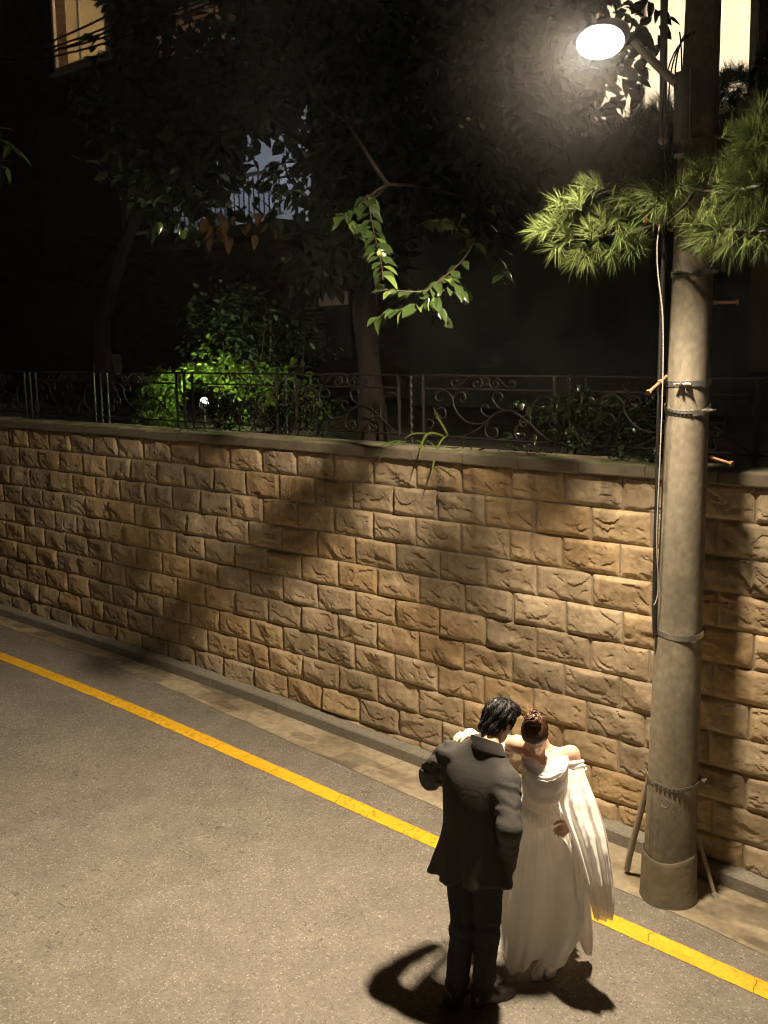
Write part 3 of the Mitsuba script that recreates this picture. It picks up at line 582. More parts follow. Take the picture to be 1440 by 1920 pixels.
def shoe_mesh(heel, toe, w=.046, h=.0048, pointed=0.):
    d_ = unit(toe - heel); s_ = np.cross(d_, V(0, 0, 1)); L = np.linalg.norm(toe - heel)
    def fn(P):
        q = P - heel; f, s, z = q @ d_, q @ s_, q[:, 2]
        wf = np.interp(f / L, [0, .15, .45, .70, .88, 1.0], [.60, .75, .72, 1.0, .82 - .4 * pointed, .42 - .3 * pointed]) * w
        hf = np.interp(f / L, [0, .2, .42, .62, .85, 1.0], [.098, .104, .088, .062, .046, .030])
        top = z - hf * np.sqrt(np.clip(1 - (s / (wf + .006)) ** 2, .05, 1)); d = np.maximum(np.abs(s) - wf, top); d = np.maximum(d, np.maximum(-f, f - L)); return np.maximum(d, -z) * .7
    return soften(nets(fn, np.minimum(heel, toe) - V(.08, .08, .02), np.maximum(heel, toe) + V(.08, .08, .15), h), 8)
obj('shoe', shoe_mesh(V(9.138, -2.300, .016), V(9.222, -2.030, .016)), 'shoe_leather', man, smooth=True)
obj('shoe', shoe_mesh(V(9.022, -2.385, .018), V(9.000, -2.105, .018)), 'shoe_leather', man, smooth=True)

# ---- the woman: white dress, leaning forward with her head bowed
W_L, W_F = unit(V(.745, .667, 0)), unit(V(.667, -.745, 0))                 # her left hand side, her front
woman = thing('person', 'person in a white off shoulder dress, brown hair in a bun, head bowed low', 'person')
WH, WX = at(1003, 1378, 6.0), frame(W_F + .12 * W_L * -1, .92, .03)
wsL, wsR, wneck, wchest, wwaist = at(1071, 1414, 6.10), at(968, 1394, 6.12), at(1020, 1412, 6.14), V(9.205, -1.742, 1.23), at(1013, 1499, 6.29)
weL, whL = at(1096, 1510, 6.10), at(1072, 1546, 6.04)
weR, whR = at(918, 1396, 6.30), at(882, 1379, 6.02)
def woman_skin(P):
    d = head_sdf(P, WH, WX, .94)
    hb = WH + WX.T @ V(0, -.035, -.055)
    d = smin(d, cone(P, hb, wneck, .046, .052), .025)
    d = smin(d, cone(P, wneck + V(0, 0, -.03), wsL + V(-.01, 0, -.005), .052, .046), .035); d = smin(d, cone(P, wneck + V(0, 0, -.03), wsR + V(.01, 0, -.005), .052, .046), .035)
    d = smin(d, cone(P, wneck - V(0, 0, .06), wchest, .080, .092), .06)
    for sg in (1, -1): d = smin(d, cone(P, wneck + W_L * .02 * sg + W_F * .055 - V(0, 0, .03), wneck + W_L * .12 * sg + W_F * .035 - V(0, 0, .005), .010, .010), .016)
    for sg in (1, -1): d = smin(d, ell(P, wchest + W_L * .062 * sg + W_F * .068 + V(0, 0, .0), (.056, .058, .058)), .04)
    d = smin(d, cone(P, wchest, wwaist, .098, .080), .05)
    d = smin(d, smin(cone(P, wsL, weL, .047, .036), cone(P, weL, whL, .034, .025), .015), .025)
    d = smin(d, smin(cone(P, wsR, weR, .046, .036), cone(P, weR, whR, .034, .025), .015), .025)
    return d
b = soften(nets(woman_skin, V(8.86, -2.16, .88), V(9.56, -1.40, 1.66), .0075), 2)
h1 = hand_mesh(whL, unit(at(1050, 1560, 6.0) - whL), unit(V(.55, -.62, .55)), 1, (.85, .95, 1.0, 1.05), .06, .9, .86)
h2 = hand_mesh(whR, unit(at(856, 1378, 5.90) - whR), V(.1, -.1, 1.0), -1, (.30, .32, .36, .42), .12, .3, .95)
obj('body', weld([b, h1, h2]), 'skin', woman, smooth=True)
def wcap(P):
    q = (P - WH) @ WX.T / .94
    d = ell(q, V(0, -.014, .027), (.0785, .099, .090))
    a = np.arctan2(q[:, 0], q[:, 2] - .0); d = d - .0016 * np.sin(a * 34 + 8 * meshkit.noise(q * 9))
    hl_ = np.interp(np.abs(q[:, 0]), [0, .04, .07], [.076, .062, .030])                                       # hairline
    d = np.maximum(d, np.minimum(q[:, 1] - hl_ + .30 * np.clip(q[:, 2] - .05, -.1, .03), .062 - q[:, 2]))
    low = np.interp(q[:, 1], [-.12, -.04, .0, .03, .06], [-.060, -.062, -.018, -.012, .045])
    return np.maximum(d, low - q[:, 2]) * .94
wc = soften(nets(wcap, WH - .15, WH + .15, .005), 1)
BUN = WH + WX.T @ V(.004, -.058, .112)
hair = obj('hair', wc, 'brown_hair', woman, smooth=True)
obj('locks', strands(wc, WH, lambda p: BUN - p, 700, .085, .0013, 5, .0008, keep=lambda p: np.linalg.norm(p - BUN) > .045, wob=.06, sides=4), 'brown_hair', hair, smooth=True)
bn = []; g = np.random.default_rng(4); e1, e2, e3 = WX[0], unit(np.cross(unit(BUN - WH), WX[0])), unit(BUN - WH)
for k in range(46):
    ph = g.uniform(0, 6.28); t = np.linspace(0, 2.6 * g.uniform(.8, 1.2), 26); rr = .027 + .012 * g.uniform(-1, 1); hh = g.uniform(-.016, .022)
    bn.append(tube([BUN + e1 * (rr + .010 * np.cos(5 * x + ph)) * np.cos(2 * x + ph) + e2 * (rr + .010 * np.cos(5 * x + ph)) * np.sin(2 * x + ph) + e3 * (hh + .012 * np.sin(5 * x + ph)) for x in t], .0038 * np.r_[.3, np.ones(24), .3], 5))
bn += [ball(BUN, .028, 3), tube([BUN + e1 * .042 + e3 * .004, BUN + e1 * .054 + e3 * .012], [.011, .004], 6)]
obj('bun', cat_(bn), 'brown_hair', hair, smooth=True)

dress = key('dress', woman)
def bodice(P):
    ax_ = wchest - wwaist; L = np.linalg.norm(ax_); t = (P - wwaist) @ (ax_ / L)
    c = wwaist + t[:, None] * ax_ / L; q = P - c; u = q @ W_L; w = q @ W_F
    a = np.interp(t, [-.10, 0, .10, .24, .34, .42], [.115, .097, .103, .122, .128, .128]); b_ = np.interp(t, [-.10, 0, .10, .24, .31, .38], [.105, .092, .100, .142, .142, .118]); off = np.interp(t, [-.1, 0, .24, .34], [0, .0, .022, .012])
    d = ((np.abs(u / a) ** 2.3 + np.abs((w - off) / b_) ** 2.3) ** (1 / 2.3) - 1) * .11
    n_ = meshkit.noise(P * V(8, 8, 5)); d = d - .0035 * np.sin(95 * u + 7 * n_) * np.clip(1 - t / .3, 0, 1) - .003 * np.sin(60 * t + 9 * n_)
    neckl = np.interp(np.abs(u), [0, .04, .09, .12], [.385, .392, .41, .425])                                                   # cowl dips in the middle
    return np.maximum(np.maximum(d, -.05 - t), t - np.where(w > 0, neckl, .28))
scene[dress] = mikit.ply(soften(nets(bodice, V(8.90, -2.02, .82), V(9.50, -1.36, 1.56), .007), 2), 'dress_cloth', True)
tag(dress, 'white draped dress with long sheer sleeves')
# folds of the cowl neckline lying on the chest, the band round each upper arm
def lay(us, vs, r, n=36, off=.5):
    """a soft fold that lies on the dress and body along the given curve"""
    q = spline(np.stack([us, vs, np.zeros(len(us))], 1), n); out = []
    for u, v_, _ in q:
        dd = np.linspace(5.75, 6.3, 240); Q = np.array([at(u, v_, d) for d in dd]); D = np.minimum(bodice(Q), woman_skin(Q)); i = np.argmax(D < 0) if (D < 0).any() else np.argmin(D)
        out.append(Q[i] - FW * r * off)
    out = np.array(out); k = np.ones(7) / 7
    for _ in range(2): out = np.stack([np.convolve(np.r_[[out[0, j]] * 3, out[:, j], [out[-1, j]] * 3], k, 'valid') for j in range(3)], 1)
    return out
def fold(us, vs, r, ph): 
    p = lay(us, vs, r); x = np.linspace(-1, 1, len(p)); return tube(p, r * (1 + .22 * np.sin(7 * x + ph)) * np.clip(1.25 - x ** 6, .3, 1), 10)
folds = [fold([977, 983, 998, 1017, 1038, 1060], [1410, 1424, 1439, 1446, 1441, 1429], .0125, 0), fold([979, 986, 1000, 1018, 1040, 1062], [1417, 1432, 1447, 1454, 1449, 1437], .0125, 2),
         fold([977, 986, 1002, 1019, 1040, 1058], [1425, 1439, 1453, 1459, 1454, 1444], .0105, 4)]
obj('neckline', cat_(folds), 'dress_cloth', dress, smooth=True)
def arm_band(s, e, ts, rs, tilt):
    ax_ = unit(e - s); A = unit(np.cross(ax_, V(.2, -.9, .3))); B = np.cross(ax_, A); out = []
    for t, r in zip(ts, rs):
        an = np.linspace(0, 2 * np.pi, 33); out.append(tube([s + (e - s) * t + ax_ * tilt * np.sin(x) + r * (np.cos(x) * A + np.sin(x) * B) for x in an], .011 + .003 * np.sin(3 * an + t * 40), 8, False))
    return cat_(out)
obj('arm_band', arm_band(wsL, weL, (.17, .25, .33), (.049, .052, .054), .012), 'dress_cloth', dress, smooth=True)
obj('arm_band', arm_band(wsR + V(0, 0, -.012), weR + V(0, 0, -.02), (.30, .40, .50, .60), (.054, .060, .062, .056), .012), 'dress_cloth', dress, smooth=True)
# skirt: hangs from the waist, hitched up on her left where her hand gathers it
SP = [1494, 1530, 1575, 1630, 1700, 1760, 1826]
SLx, SRx, SD = [984, 972, 963, 957, 949, 941, 932], [1045, 1056, 1068, 1080, 1090, 1084, 1060], [6.30, 6.34, 6.37, 6.40, 6.44, 6.48, 6.51]
def skirt(nphi=220, nt=46, inner=0.):
    ph = np.linspace(0, 2 * np.pi, nphi, endpoint=False); tt = np.linspace(0, 1, nt); v = np.zeros((nt, nphi, 3))
    key_t = (np.array(SP) - SP[0]) / (SP[-1] - SP[0])
    Ls = np.array([at(x, y, d) for x, y, d in zip(SLx, SP, SD)]); Rs = np.array([at(x, y, d) for x, y, d in zip(SRx, SP, SD)])
    for i, t in enumerate(tt):
        a_ = np.array([np.interp(t, key_t, Ls[:, k]) for k in range(3)]); b_ = np.array([np.interp(t, key_t, Rs[:, k]) for k in range(3)])
        c = (a_ + b_) / 2; hw = np.linalg.norm((b_ - a_)[:2]) / 2; dp = np.interp(t, [0, .2, .6, 1], [.094, .135, .19, .235])
        wob = 1.6 * meshkit.noise(np.stack([np.cos(ph) * 1.5, np.sin(ph) * 1.5, 0 * ph + t * 1.6], -1), 5); pl = t ** .8 * (.030 * np.sin(5 * ph + 1.3 + 3 * wob) + .016 * np.abs(np.sin(6.5 * ph + 4 * wob)) + .010 * np.sin(23 * ph + 5 * wob)) + .014 * (1 - t) ** 3 * np.sin(40 * ph + 6 * wob)
        gath = np.exp(-((ph - .72) / .5) ** 2) * (t < 2); pl = pl + gath * .035 * np.sin(np.pi * np.clip(t, 0, 1)) * np.sin(19 * ph + 2 * wob)
        bulge = .34 * np.exp(-((t - .085) / .06) ** 2) * (.6 + .4 * np.cos(ph - 1.4)) - .10 * np.exp(-((t - .24) / .05) ** 2) * np.exp(-((ph - 1.15) / .7) ** 2)
        rr = 1 + pl / .22 + bulge - inner + .55 * np.exp(-((ph - 1.12) / .30) ** 2) * np.sin(np.pi * .5 * np.clip((t - .13) / .62, 0, 1.35)) + .26 * t * np.exp(-((ph - 2.0) / .34) ** 2) - .10 * np.exp(-((ph - 1.58) / .13) ** 2) * np.clip(t * 3 - .5, 0, 1) - .07 * np.exp(-((ph - 2.45) / .12) ** 2) * np.clip(t * 2 - .5, 0, 1) - .16 * np.exp(-((ph - .72) / .10) ** 2) * np.clip(t * 3 - .6, 0, 1)
        P = c + (hw * rr * np.cos(ph))[:, None] * W_L + (dp * rr * np.sin(ph))[:, None] * W_F
        v[i] = P
    # hem: level with the ground in front, lifted on her left
    hem = np.interp(ph, [0, .5, 1.1, 1.6, 2.4, 3.1, 4.2, 5.4, 6.28], [.30, .26, .105, .085, .030, .022, .03, .20, .30])
    top = v[0, :, 2]; bot = hem + .006 * np.sin(9 * ph) + inner * .4
    for i, t in enumerate(tt): v[i, :, 2] = top + (bot - top) * t
    nz_ = meshkit.fbm(v * V(9, 9, 4), 3, 2) - .5
    out = v - v.mean(1, keepdims=True); out[..., 2] = 0; out /= np.linalg.norm(out, axis=-1, keepdims=True)
    v += out * (nz_ * .055 * tt[:, None])[..., None]
    dh = v - (whL + W_F * .02); dist = np.linalg.norm(dh, axis=-1); an_ = np.arctan2(dh @ W_L, -dh[..., 2])          # creases that run out from the hand
    cr = np.sin(13 * an_ + 5 * meshkit.noise(v * 6, 9)) * np.exp(-(dist / .42) ** 2) * np.clip(dist / .08, 0, 1) * (out @ W_F > .1) * np.clip(tt * 8, 0, 1)[:, None]
    v += out * (.016 * cr)[..., None]
    return trimesh.Trimesh(v.reshape(-1, 3), grid_faces(nt, nphi, True), process=False)
sk = skirt(); trimesh.repair.fix_normals(sk)
wa = unit(wchest - wwaist); an = np.linspace(0, 2 * np.pi, 49)
obj('waist_seam', tube([wwaist + wa * .012 + .099 * np.cos(x) * W_L + .094 * np.sin(x) * W_F for x in an], .0055, 8, False), 'dress_cloth', dress, smooth=True)
obj('skirt', sk, 'dress_cloth', dress, smooth=True)
# wide sleeve hanging from her left arm, sheer towards the hem
def drape(sec, n=70, m=56, seed=0, fold=.02):
    """sec rows: left x, right x, y, depth in the photograph's terms, thickness"""
    s = np.asarray(sec, float); tt = np.linspace(0, 1, m); kt = np.linspace(0, 1, len(s)); ph = np.linspace(0, 2 * np.pi, n, endpoint=False); v = []
    from scipy.interpolate import PchipInterpolator
    q = PchipInterpolator(kt, s)(tt)
    for t, (x0, x1, y, d, th_) in zip(tt, q):
        a_, b_ = at(x0, y, d), at(x1, y, d); c = (a_ + b_) / 2; h = (b_ - a_) / 2; fwd = unit(np.cross(h, V(0, 0, 1))); fwd = fwd if fwd @ W_F > 0 else -fwd
        f = fold * (.3 + t) * (np.sin(7 * ph + seed + 1.5 * t) + .6 * np.sin(13 * ph + 2 * seed - 2 * t)) * np.clip(th_ / .05, .2, 1.2)
        v.append(c + np.cos(ph)[:, None] * h + ((th_ * np.sin(ph)) + f)[:, None] * fwd)
    v = np.array(v); wq = v * V(1, 1, .6); rg = np.abs(meshkit.fbm(wq * 13 + 2.5 * meshkit.noise(wq * 5, seed)[..., None], 3, seed + 3) - .5) * 2; v += ((meshkit.fbm(v * V(9, 9, 4), 3, seed)[..., None] - .5) * .045 - rg[..., None] * .010 * np.clip(tt, .15, 1)[:, None, None]) * fwd
    return trimesh.Trimesh(v.reshape(-1, 3), grid_faces(m, n, True), process=False)
obj('sleeve', drape([(1060, 1093, 1436, 6.07, .052), (1053, 1098, 1452, 6.06, .062), (1047, 1107, 1475, 6.04, .070), (1049, 1117, 1500, 6.01, .074), (1057, 1127, 1530, 5.98, .076), (1069, 1136, 1562, 5.95, .072), (1083, 1143, 1602, 5.93, .062), (1097, 1149, 1650, 5.92, .05)], n=130, m=90, seed=1, fold=.013), 'dress_chiffon', dress, smooth=True)
obj('sleeve_hem', drape([(1094, 1149, 1645, 5.922, .045), (1104, 1152, 1685, 5.92, .035), (1114, 1149, 1722, 5.93, .022)], n=60, m=20, seed=2), 'sheer_chiffon', dress, smooth=True)
obj('train', drape([(1070, 1086, 1575, 6.10, .02), (1075, 1096, 1630, 6.14, .035), (1078, 1106, 1690, 6.20, .045), (1082, 1111, 1745, 6.28, .04), (1099, 1109, 1790, 6.33, .012)], n=60, m=40, seed=4), 'dress_chiffon', dress, smooth=True)
cf = unit(whR - weR)
obj('lace_cuff', tube([whR - cf * .07, whR - cf * .03, whR + cf * .012, whR + cf * .03], [.034, .037, .039, .034], 18), 'lace', dress, smooth=True)
obj('shoe', shoe_mesh(at(1022, 1803, 6.26) * V(1, 1, 0) + V(0, 0, .014), V(9.236, -1.885, .014), .034, .0045, .8), 'white_leather', woman, smooth=True)
obj('shoe', shoe_mesh(V(9.235, -1.640, .014), V(9.315, -1.835, .014) * V(1, 1, 1) + V(-.03, .02, 0), .034, .0045, .8), 'white_leather', woman, smooth=True)
#@@GREEN
# ------------------------------------------------------------------ garden, trees and the houses behind the wall
def leafmat(name, c, rough=.38, dt=.35):
    scene[name] = {'type': 'twosided', 'bsdf': pr(c, rough, specular=.5)} if dt == 0 else {'type': 'principledthin', 'base_color': {'type': 'rgb', 'value': list(c)}, 'roughness': rough, 'diff_trans': dt, 'spec_trans': 0.0, 'eta': 1.5}
leafmat('leaf_green', (.021, .036, .0095), .25, .0); leafmat('leaf_light', (.060, .088, .018), .30, .0); scene['leaf_shaded'] = {'type': 'twosided', 'bsdf': pr((.012, .019, .007), .6, specular=.2)}  # the last is a darkened leaf, unlit shade put into its colour
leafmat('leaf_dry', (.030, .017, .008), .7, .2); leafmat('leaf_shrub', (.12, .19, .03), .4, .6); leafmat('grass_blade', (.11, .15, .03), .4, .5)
leafmat('needle_green', (.052, .070, .022), .5, .15); leafmat('needle_shaded', (.018, .030, .010), .5, .2)  # second needle is a darkened copy, lack of lamplight put into its colour
bsdf('bark', bump(pr(proc(lambda p, n, uv: mix((.010, .007, .005), (.030, .020, .014), fbm(p.x * 16, p.y * 16, p.z * 7, 4))), .9), lambda p, n, uv: .010 * fbm(p.x * 34, p.y * 34, p.z * 12, 3), 1.0))
bsdf('twig', pr((.055, .032, .018), .7)); bsdf('fruit_skin', pr((.30, .36, .06), .35, specular=.5))

def leaf_geo(L, W, cup=.25, bend=.3, n=5):
    """a leaf along +x, its face up: two halves folded along the rib, tip drooping"""
    t = np.linspace(0, 1, n); w = W * np.sin(np.pi * t ** .8) ** .8 * (1 - .25 * t); w[0] = .03 * W; w[-1] = .0
    z = -bend * L * t ** 2
    rib = np.stack([t * L, 0 * t, z], 1); lft = np.stack([t * L, w, z + cup * w], 1); rgt = np.stack([t * L, -w, z + cup * w], 1)
    v = np.vstack([rib, lft, rgt]); f = []
    for i in range(n - 1):
        f += [[i, i + 1, n + i + 1], [i, n + i + 1, n + i], [i, 2 * n + i, 2 * n + i + 1], [i, 2 * n + i + 1, i + 1]]
    return v, np.array(f)
LEAFG = [leaf_geo(1, .30, .28, .22), leaf_geo(1, .27, .45, .35), leaf_geo(1, .33, .15, .12)]
def orient(d, up):
    d = unit(d); s = np.cross(up, d); s = unit(s) if np.linalg.norm(s) > 1e-3 else unit(np.cross(V(1, .2, .1), d)); return np.stack([d, s, np.cross(d, s)], 1)
def put_leaf(P, d, up, L, k=0, roll=0.):
    v, f = LEAFG[k % 3]; R = orient(d, up)
    if roll: c, s_ = math.cos(roll), math.sin(roll); R = R @ np.array([[1, 0, 0], [0, c, -s_], [0, s_, c]])
    return v * L @ R.T + P, f
def many(items):
    vs, fs, o = [], [], 0
    for v, f in items: vs.append(v); fs.append(f + o); o += len(v)
    return trimesh.Trimesh(np.vstack(vs), np.vstack(fs), process=False)
def cloud(n, c, r, L, g, flat=.5, shell=.55, down=.35, ymin=.15):
    """leaves spread through one clump of a crown, which stays behind the wall"""
    out = []; away = unit(c - EYE)
    while c[1] - r[1] < ymin and c[2] > 3.0: c = c + away * .1
    for _ in range(n):
        o = unit(g.normal(0, 1, 3)) * g.uniform(shell, 1) ** .6; P = c + o * r
        d = unit(o * V(1, 1, .4) + g.normal(0, .6, 3) + V(0, 0, -down)); up = unit(V(0, 0, 1) + g.normal(0, flat, 3))
        out.append(put_leaf(P, d, up, L * g.uniform(.65, 1.25), g.integers(3)))
    return out

# ---- persimmon tree: trunk inside the fence, lit twigs hanging towards the lamp, dark crown above
pt = thing('persimmon_tree', 'persimmon tree with glossy lit leaves hanging over the wall and a few green fruit', 'tree')
trunk = spline([at_y(700, 835, .75), at_y(697, 760, .78), at_y(688, 640, .85), at_y(678, 520, .9), at_y(664, 430, .95), at_y(662, 330, 1.05), at_y(690, 200, 1.1)], 40)
obj('trunk', tube(trunk, np.linspace(.135, .062, 40) * (1 + .10 * np.sin(np.linspace(0, 19, 40))), 14), 'bark', pt, smooth=True)
def limb(pts, r0, r1, mat='bark', n=24): obj('branch', tube(spline(pts, n), np.linspace(r0, r1, n), 8), mat, pt, smooth=True)
tp = trunk[26]
A0, A1 = at(735, 345, 7.3), at(690, 365, 7.0)
limb([trunk[27], at(700, 372, 8.6), at(727, 346, 8.1)], .024, .012)
limb([at(727, 346, 8.1), at(700, 362, 8.05), at(668, 390, 7.98), at(640, 404, 7.93)], .010, .005)
limb([at(727, 346, 8.1), at(690, 292, 8.0), at(640, 215, 8.2), at(570, 150, 8.4)], .017, .006)
limb([trunk[28], at(760, 300, 9.2), at(880, 220, 9.4), at(960, 160, 9.6)], .030, .010)
limb([trunk[30], at(560, 260, 9.8), at(430, 160, 10.2), at(330, 60, 10.4)], .03, .010)
limb([at(727, 346, 8.1), at(800, 352, 8.3), at(860, 366, 8.4), at(905, 380, 8.45)], .012, .007)
gl = np.random.default_rng(21)
TW = [  # twigs in the lamplight: (points in the photograph, distance), leaf count, leaf length
    ([(690, 365, 7.1), (660, 395, 7.0), (640, 405, 6.95), (622, 415, 6.9)], 10, .125),
    ([(690, 368, 7.05), (700, 430, 6.95), (712, 480, 6.9), (718, 525, 6.88)], 15, .125),
    ([(655, 410, 6.98), (672, 425, 6.95), (690, 440, 6.95)], 6, .105),
    ([(905, 380, 7.5), (880, 470, 7.1), (832, 520, 6.9), (795, 548, 6.85)], 6, .115),
    ([(832, 523, 6.9), (790, 546, 6.86), (750, 545, 6.84), (712, 545, 6.82)], 11, .10),
    ([(800, 548, 6.85), (770, 575, 6.8), (735, 583, 6.78), (705, 598, 6.76)], 13, .135),
    ([(805, 545, 6.86), (820, 572, 6.82), (826, 595, 6.8)], 9, .115),
    ([(832, 522, 6.9), (850, 530, 6.87), (868, 546, 6.84)], 10, .12),
    ([(790, 420, 7.3), (815, 412, 7.25), (850, 416, 7.2)], 7, .14),
    ([(905, 380, 7.5), (890, 395, 7.45), (880, 410, 7.4), (910, 420, 7.35)], 7, .13),
    ([(905, 380, 7.5), (930, 375, 7.4), (948, 362, 7.35)], 5, .13),
    ([(905, 385, 7.5), (930, 460, 7.4), (945, 520, 7.35)], 6, .12),
    ([(850, 400, 7.6), (870, 440, 7.5), (900, 465, 7.45)], 6, .12)]
nleaf = 0
def lit_twig(pts, n, L, mat='leaf_green', parent=pt, g=gl, r=.0045):
    global nleaf
    p = spline([at(a_, b_, c_ + (float(np.interp(b_, [440, 530, 560, 600], [.95, .44, .46, .58])) if parent == pt else 0)) for a_, b_, c_ in pts], 16); obj('twig', tube(p, np.linspace(r, r * .45, 16), 6), 'twig', parent, smooth=True)
    for j in range(n):
        t = (j + .6) / n; i = min(14, int(t * 15)); ax_ = unit(p[i + 1] - p[i]); sd = unit(np.cross(ax_, V(0, 0, 1))) * (1 if j % 2 else -1)
        d = unit(ax_ * g.uniform(.3, .9) + sd * g.uniform(.5, 1.0) + V(0, 0, g.uniform(-.55, .15)) + g.normal(0, .15, 3))
        up = unit(V(.15, -.45, 1) + g.normal(0, .35, 3))
        v, f = put_leaf(p[i] + d * .012, d, up, L * g.uniform(.75, 1.15), j)
        obj('leaf', trimesh.Trimesh(v, f, process=False), mat if g.uniform() > .16 else 'leaf_light', parent, smooth=True)
for pts, n, L in TW: lit_twig(pts, int(n * 2.0), L * 1.02)
for (u, v_, d, r) in ((684, 440, 6.93, .022), (866, 232, 7.6, .028), (878, 228, 7.6, .028), (710, 475, 6.9, .018), (868, 405, 7.45, .018)):
    m = ball(V(0, 0, 0), r, 3); m.vertices *= V(.9, .9, 1.2); d += float(np.interp(v_, [440, 530, 560, 600], [.95, .44, .46, .58])); m.vertices += at(u, v_, d); fr = obj('fruit', m, 'fruit_skin', pt, smooth=True)
    obj('calyx', many([put_leaf(at(u, v_, d) + V(0, 0, r * 1.12), V(math.cos(a), math.sin(a), -.3), V(0, 0, 1), r * 1.1, 0) for a in (0, 1.57, 3.14, 4.7)]), 'leaf_shaded', fr)
# the crown: clumps of leaves, most above the light, shade put into their colour
gc = np.random.default_rng(5); dark, mid = [], []
def clump(u, v_, d, r, n, L=.15, dst=None):
    while at(u, v_, d)[1] - r < .25: d += .1
    (dark if dst is None else dst).extend(cloud(n, at(u, v_, d), V(r * 1.2, r * 1.2, r * .75), L, gc))
for _ in range(150):
    u, v_ = gc.uniform(230, 1110), gc.uniform(-60, 300)
    lim = np.interp(u, [230, 420, 640, 850, 1000, 1110], [330, 400, 380, 330, 260, 170])
    if 400 < u < 650 and v_ > 215: continue
    if v_ > lim: continue
    clump(u, v_, gc.uniform(7.6, 10.5), gc.uniform(.25, .5), 46)
for _ in range(40): clump(gc.uniform(560, 960), gc.uniform(280, 400), gc.uniform(8.2, 9.6), .32, 40)
for (u, v_, d, r, n) in ((600, 200, 8, .3, 14), (640, 300, 8, .3, 14), (760, 260, 7.8, .3, 12), (880, 250, 7.7, .3, 14), (700, 160, 7.9, .3, 10), (800, 180, 7.6, .3, 8), (950, 330, 7.6, .25, 12), (380, 300, 8.6, .3, 12), (780, 350, 7.5, .25, 16), (1000, 260, 7.4, .25, 8)):
    clump(u, v_, d, r, n, .14, mid)
obj('crown', many(dark), 'leaf_shaded', pt, smooth=True, kind='stuff'); obj('inner_leaves', many(mid), 'leaf_shaded', pt, smooth=True, kind='stuff')
# leaves that stand against the bright window beside the lamp
wl = []
for (u, v_) in ((1180, 25), (1205, 55), (1222, 75), (1190, 95), (1160, 130), (1150, 155), (1200, 120), (1215, 45), (1235, 30), (1140, 190), (1165, 200), (1190, 170), (1130, 170), (1150, 215), (1120, 205), (1225, 105), (1170, 60), (1185, 140), (1210, 150), (1128, 120), (1140, 100), (1118, 118), (1124, 110), (1132, 116), (1136, 124), (1122, 128), (1130, 132), (1126, 104), (1138, 112)):
    for _ in range(3): wl.append(put_leaf(at(u + gc.normal(0, 14), v_ + gc.normal(0, 10), 8.6 + gc.normal(0, .3)), unit(V(.3, .3, -.5) + gc.normal(0, .6, 3)), unit(V(.6, -.7, .4) + gc.normal(0, .3, 3)), .16 * gc.uniform(.7, 1.2), gc.integers(3)))
obj('outer_leaves', many(wl), 'leaf_shaded', pt, smooth=True, kind='stuff')

# ---- the tree on the left with lobed and dried leaves, and the leafy branch that enters at the left edge
mt = thing('maple_tree', 'shadowy tree at the left with sparse lobed leaves, some dried brown', 'tree')
mtk = spline([at_y(195, 840, 2.2), at_y(197, 700, 2.3), at_y(190, 620, 2.4), at_y(215, 520, 2.6), at_y(260, 380, 2.8), at_y(280, 200, 3.0)], 30)
obj('trunk', tube(mtk, np.linspace(.16, .06, 30), 12), 'bark', mt, smooth=True)
for pts in (((262, 380, 13), (330, 330, 12.6), (420, 330, 12.0), (500, 360, 11.6)), ((250, 400, 13), (200, 330, 13), (130, 290, 13))):
    p = spline([at(*q) for q in pts], 20); obj('branch', tube(p, np.linspace(.05, .012, 20), 8), 'bark', mt, smooth=True)
dk = []
for _ in range(70):
    u, v_, d = gc.uniform(190, 560), gc.uniform(150, 330), gc.uniform(10.8, 13.5)
    if not (400 < u and v_ > 215): dk += cloud(34, at(u, v_, d), V(.5, .5, .35), .19, gc)
for _ in range(26): dk += cloud(26, at(gc.uniform(300, 430), gc.uniform(220, 430), gc.uniform(10.5, 12)), V(.4, .4, .3), .18, gc)
for _ in range(8): dk += cloud(7, at(gc.uniform(470, 590), gc.uniform(220, 420), gc.uniform(10.5, 12)), V(.3, .3, .25), .16, gc)
for _ in range(14): dk += cloud(30, at(gc.uniform(560, 700), gc.uniform(420, 540), gc.uniform(9.6, 10.5)), V(.35, .35, .3), .17, gc)
obj('crown', many(dk), 'leaf_shaded', mt, smooth=True, kind='stuff')
gd = np.random.default_rng(9)
for (u, v_) in ((385, 408), (395, 420), (410, 425), (425, 415), (440, 405), (455, 425), (470, 420), (478, 440), (430, 440), (398, 445), (500, 415), (515, 430), (375, 425), (412, 400), (490, 400), (350, 432), (335, 425), (300, 415)):
    d = unit(V(.1, -.1, -.9) + gd.normal(0, .35, 3)); vv, f = put_leaf(at(u, v_, 9.2 + gd.normal(0, .15)), d, unit(V(.6, -.7, .2) + gd.normal(0, .4, 3)), .13 * gd.uniform(.6, 1.3), 1)
    obj('dry_leaf', trimesh.Trimesh(vv, f, process=False), 'leaf_dry' if u > 360 else 'leaf_green', mt, smooth=True)
lt = thing('leafy_branch', 'lit leafy branch reaching into view at the left edge', 'branch')
gb = np.random.default_rng(3); nleaf = 0
for pts, n in (([(-40, 255, 9.6), (-5, 262, 9.5), (20, 272, 9.45), (38, 290, 9.4)], 9), ([(-40, 300, 9.6), (-5, 305, 9.5), (12, 318, 9.45)], 6), ([(-30, 240, 9.6), (5, 240, 9.5)], 4)): lit_twig(pts, n, .17, 'leaf_green', lt, gb)

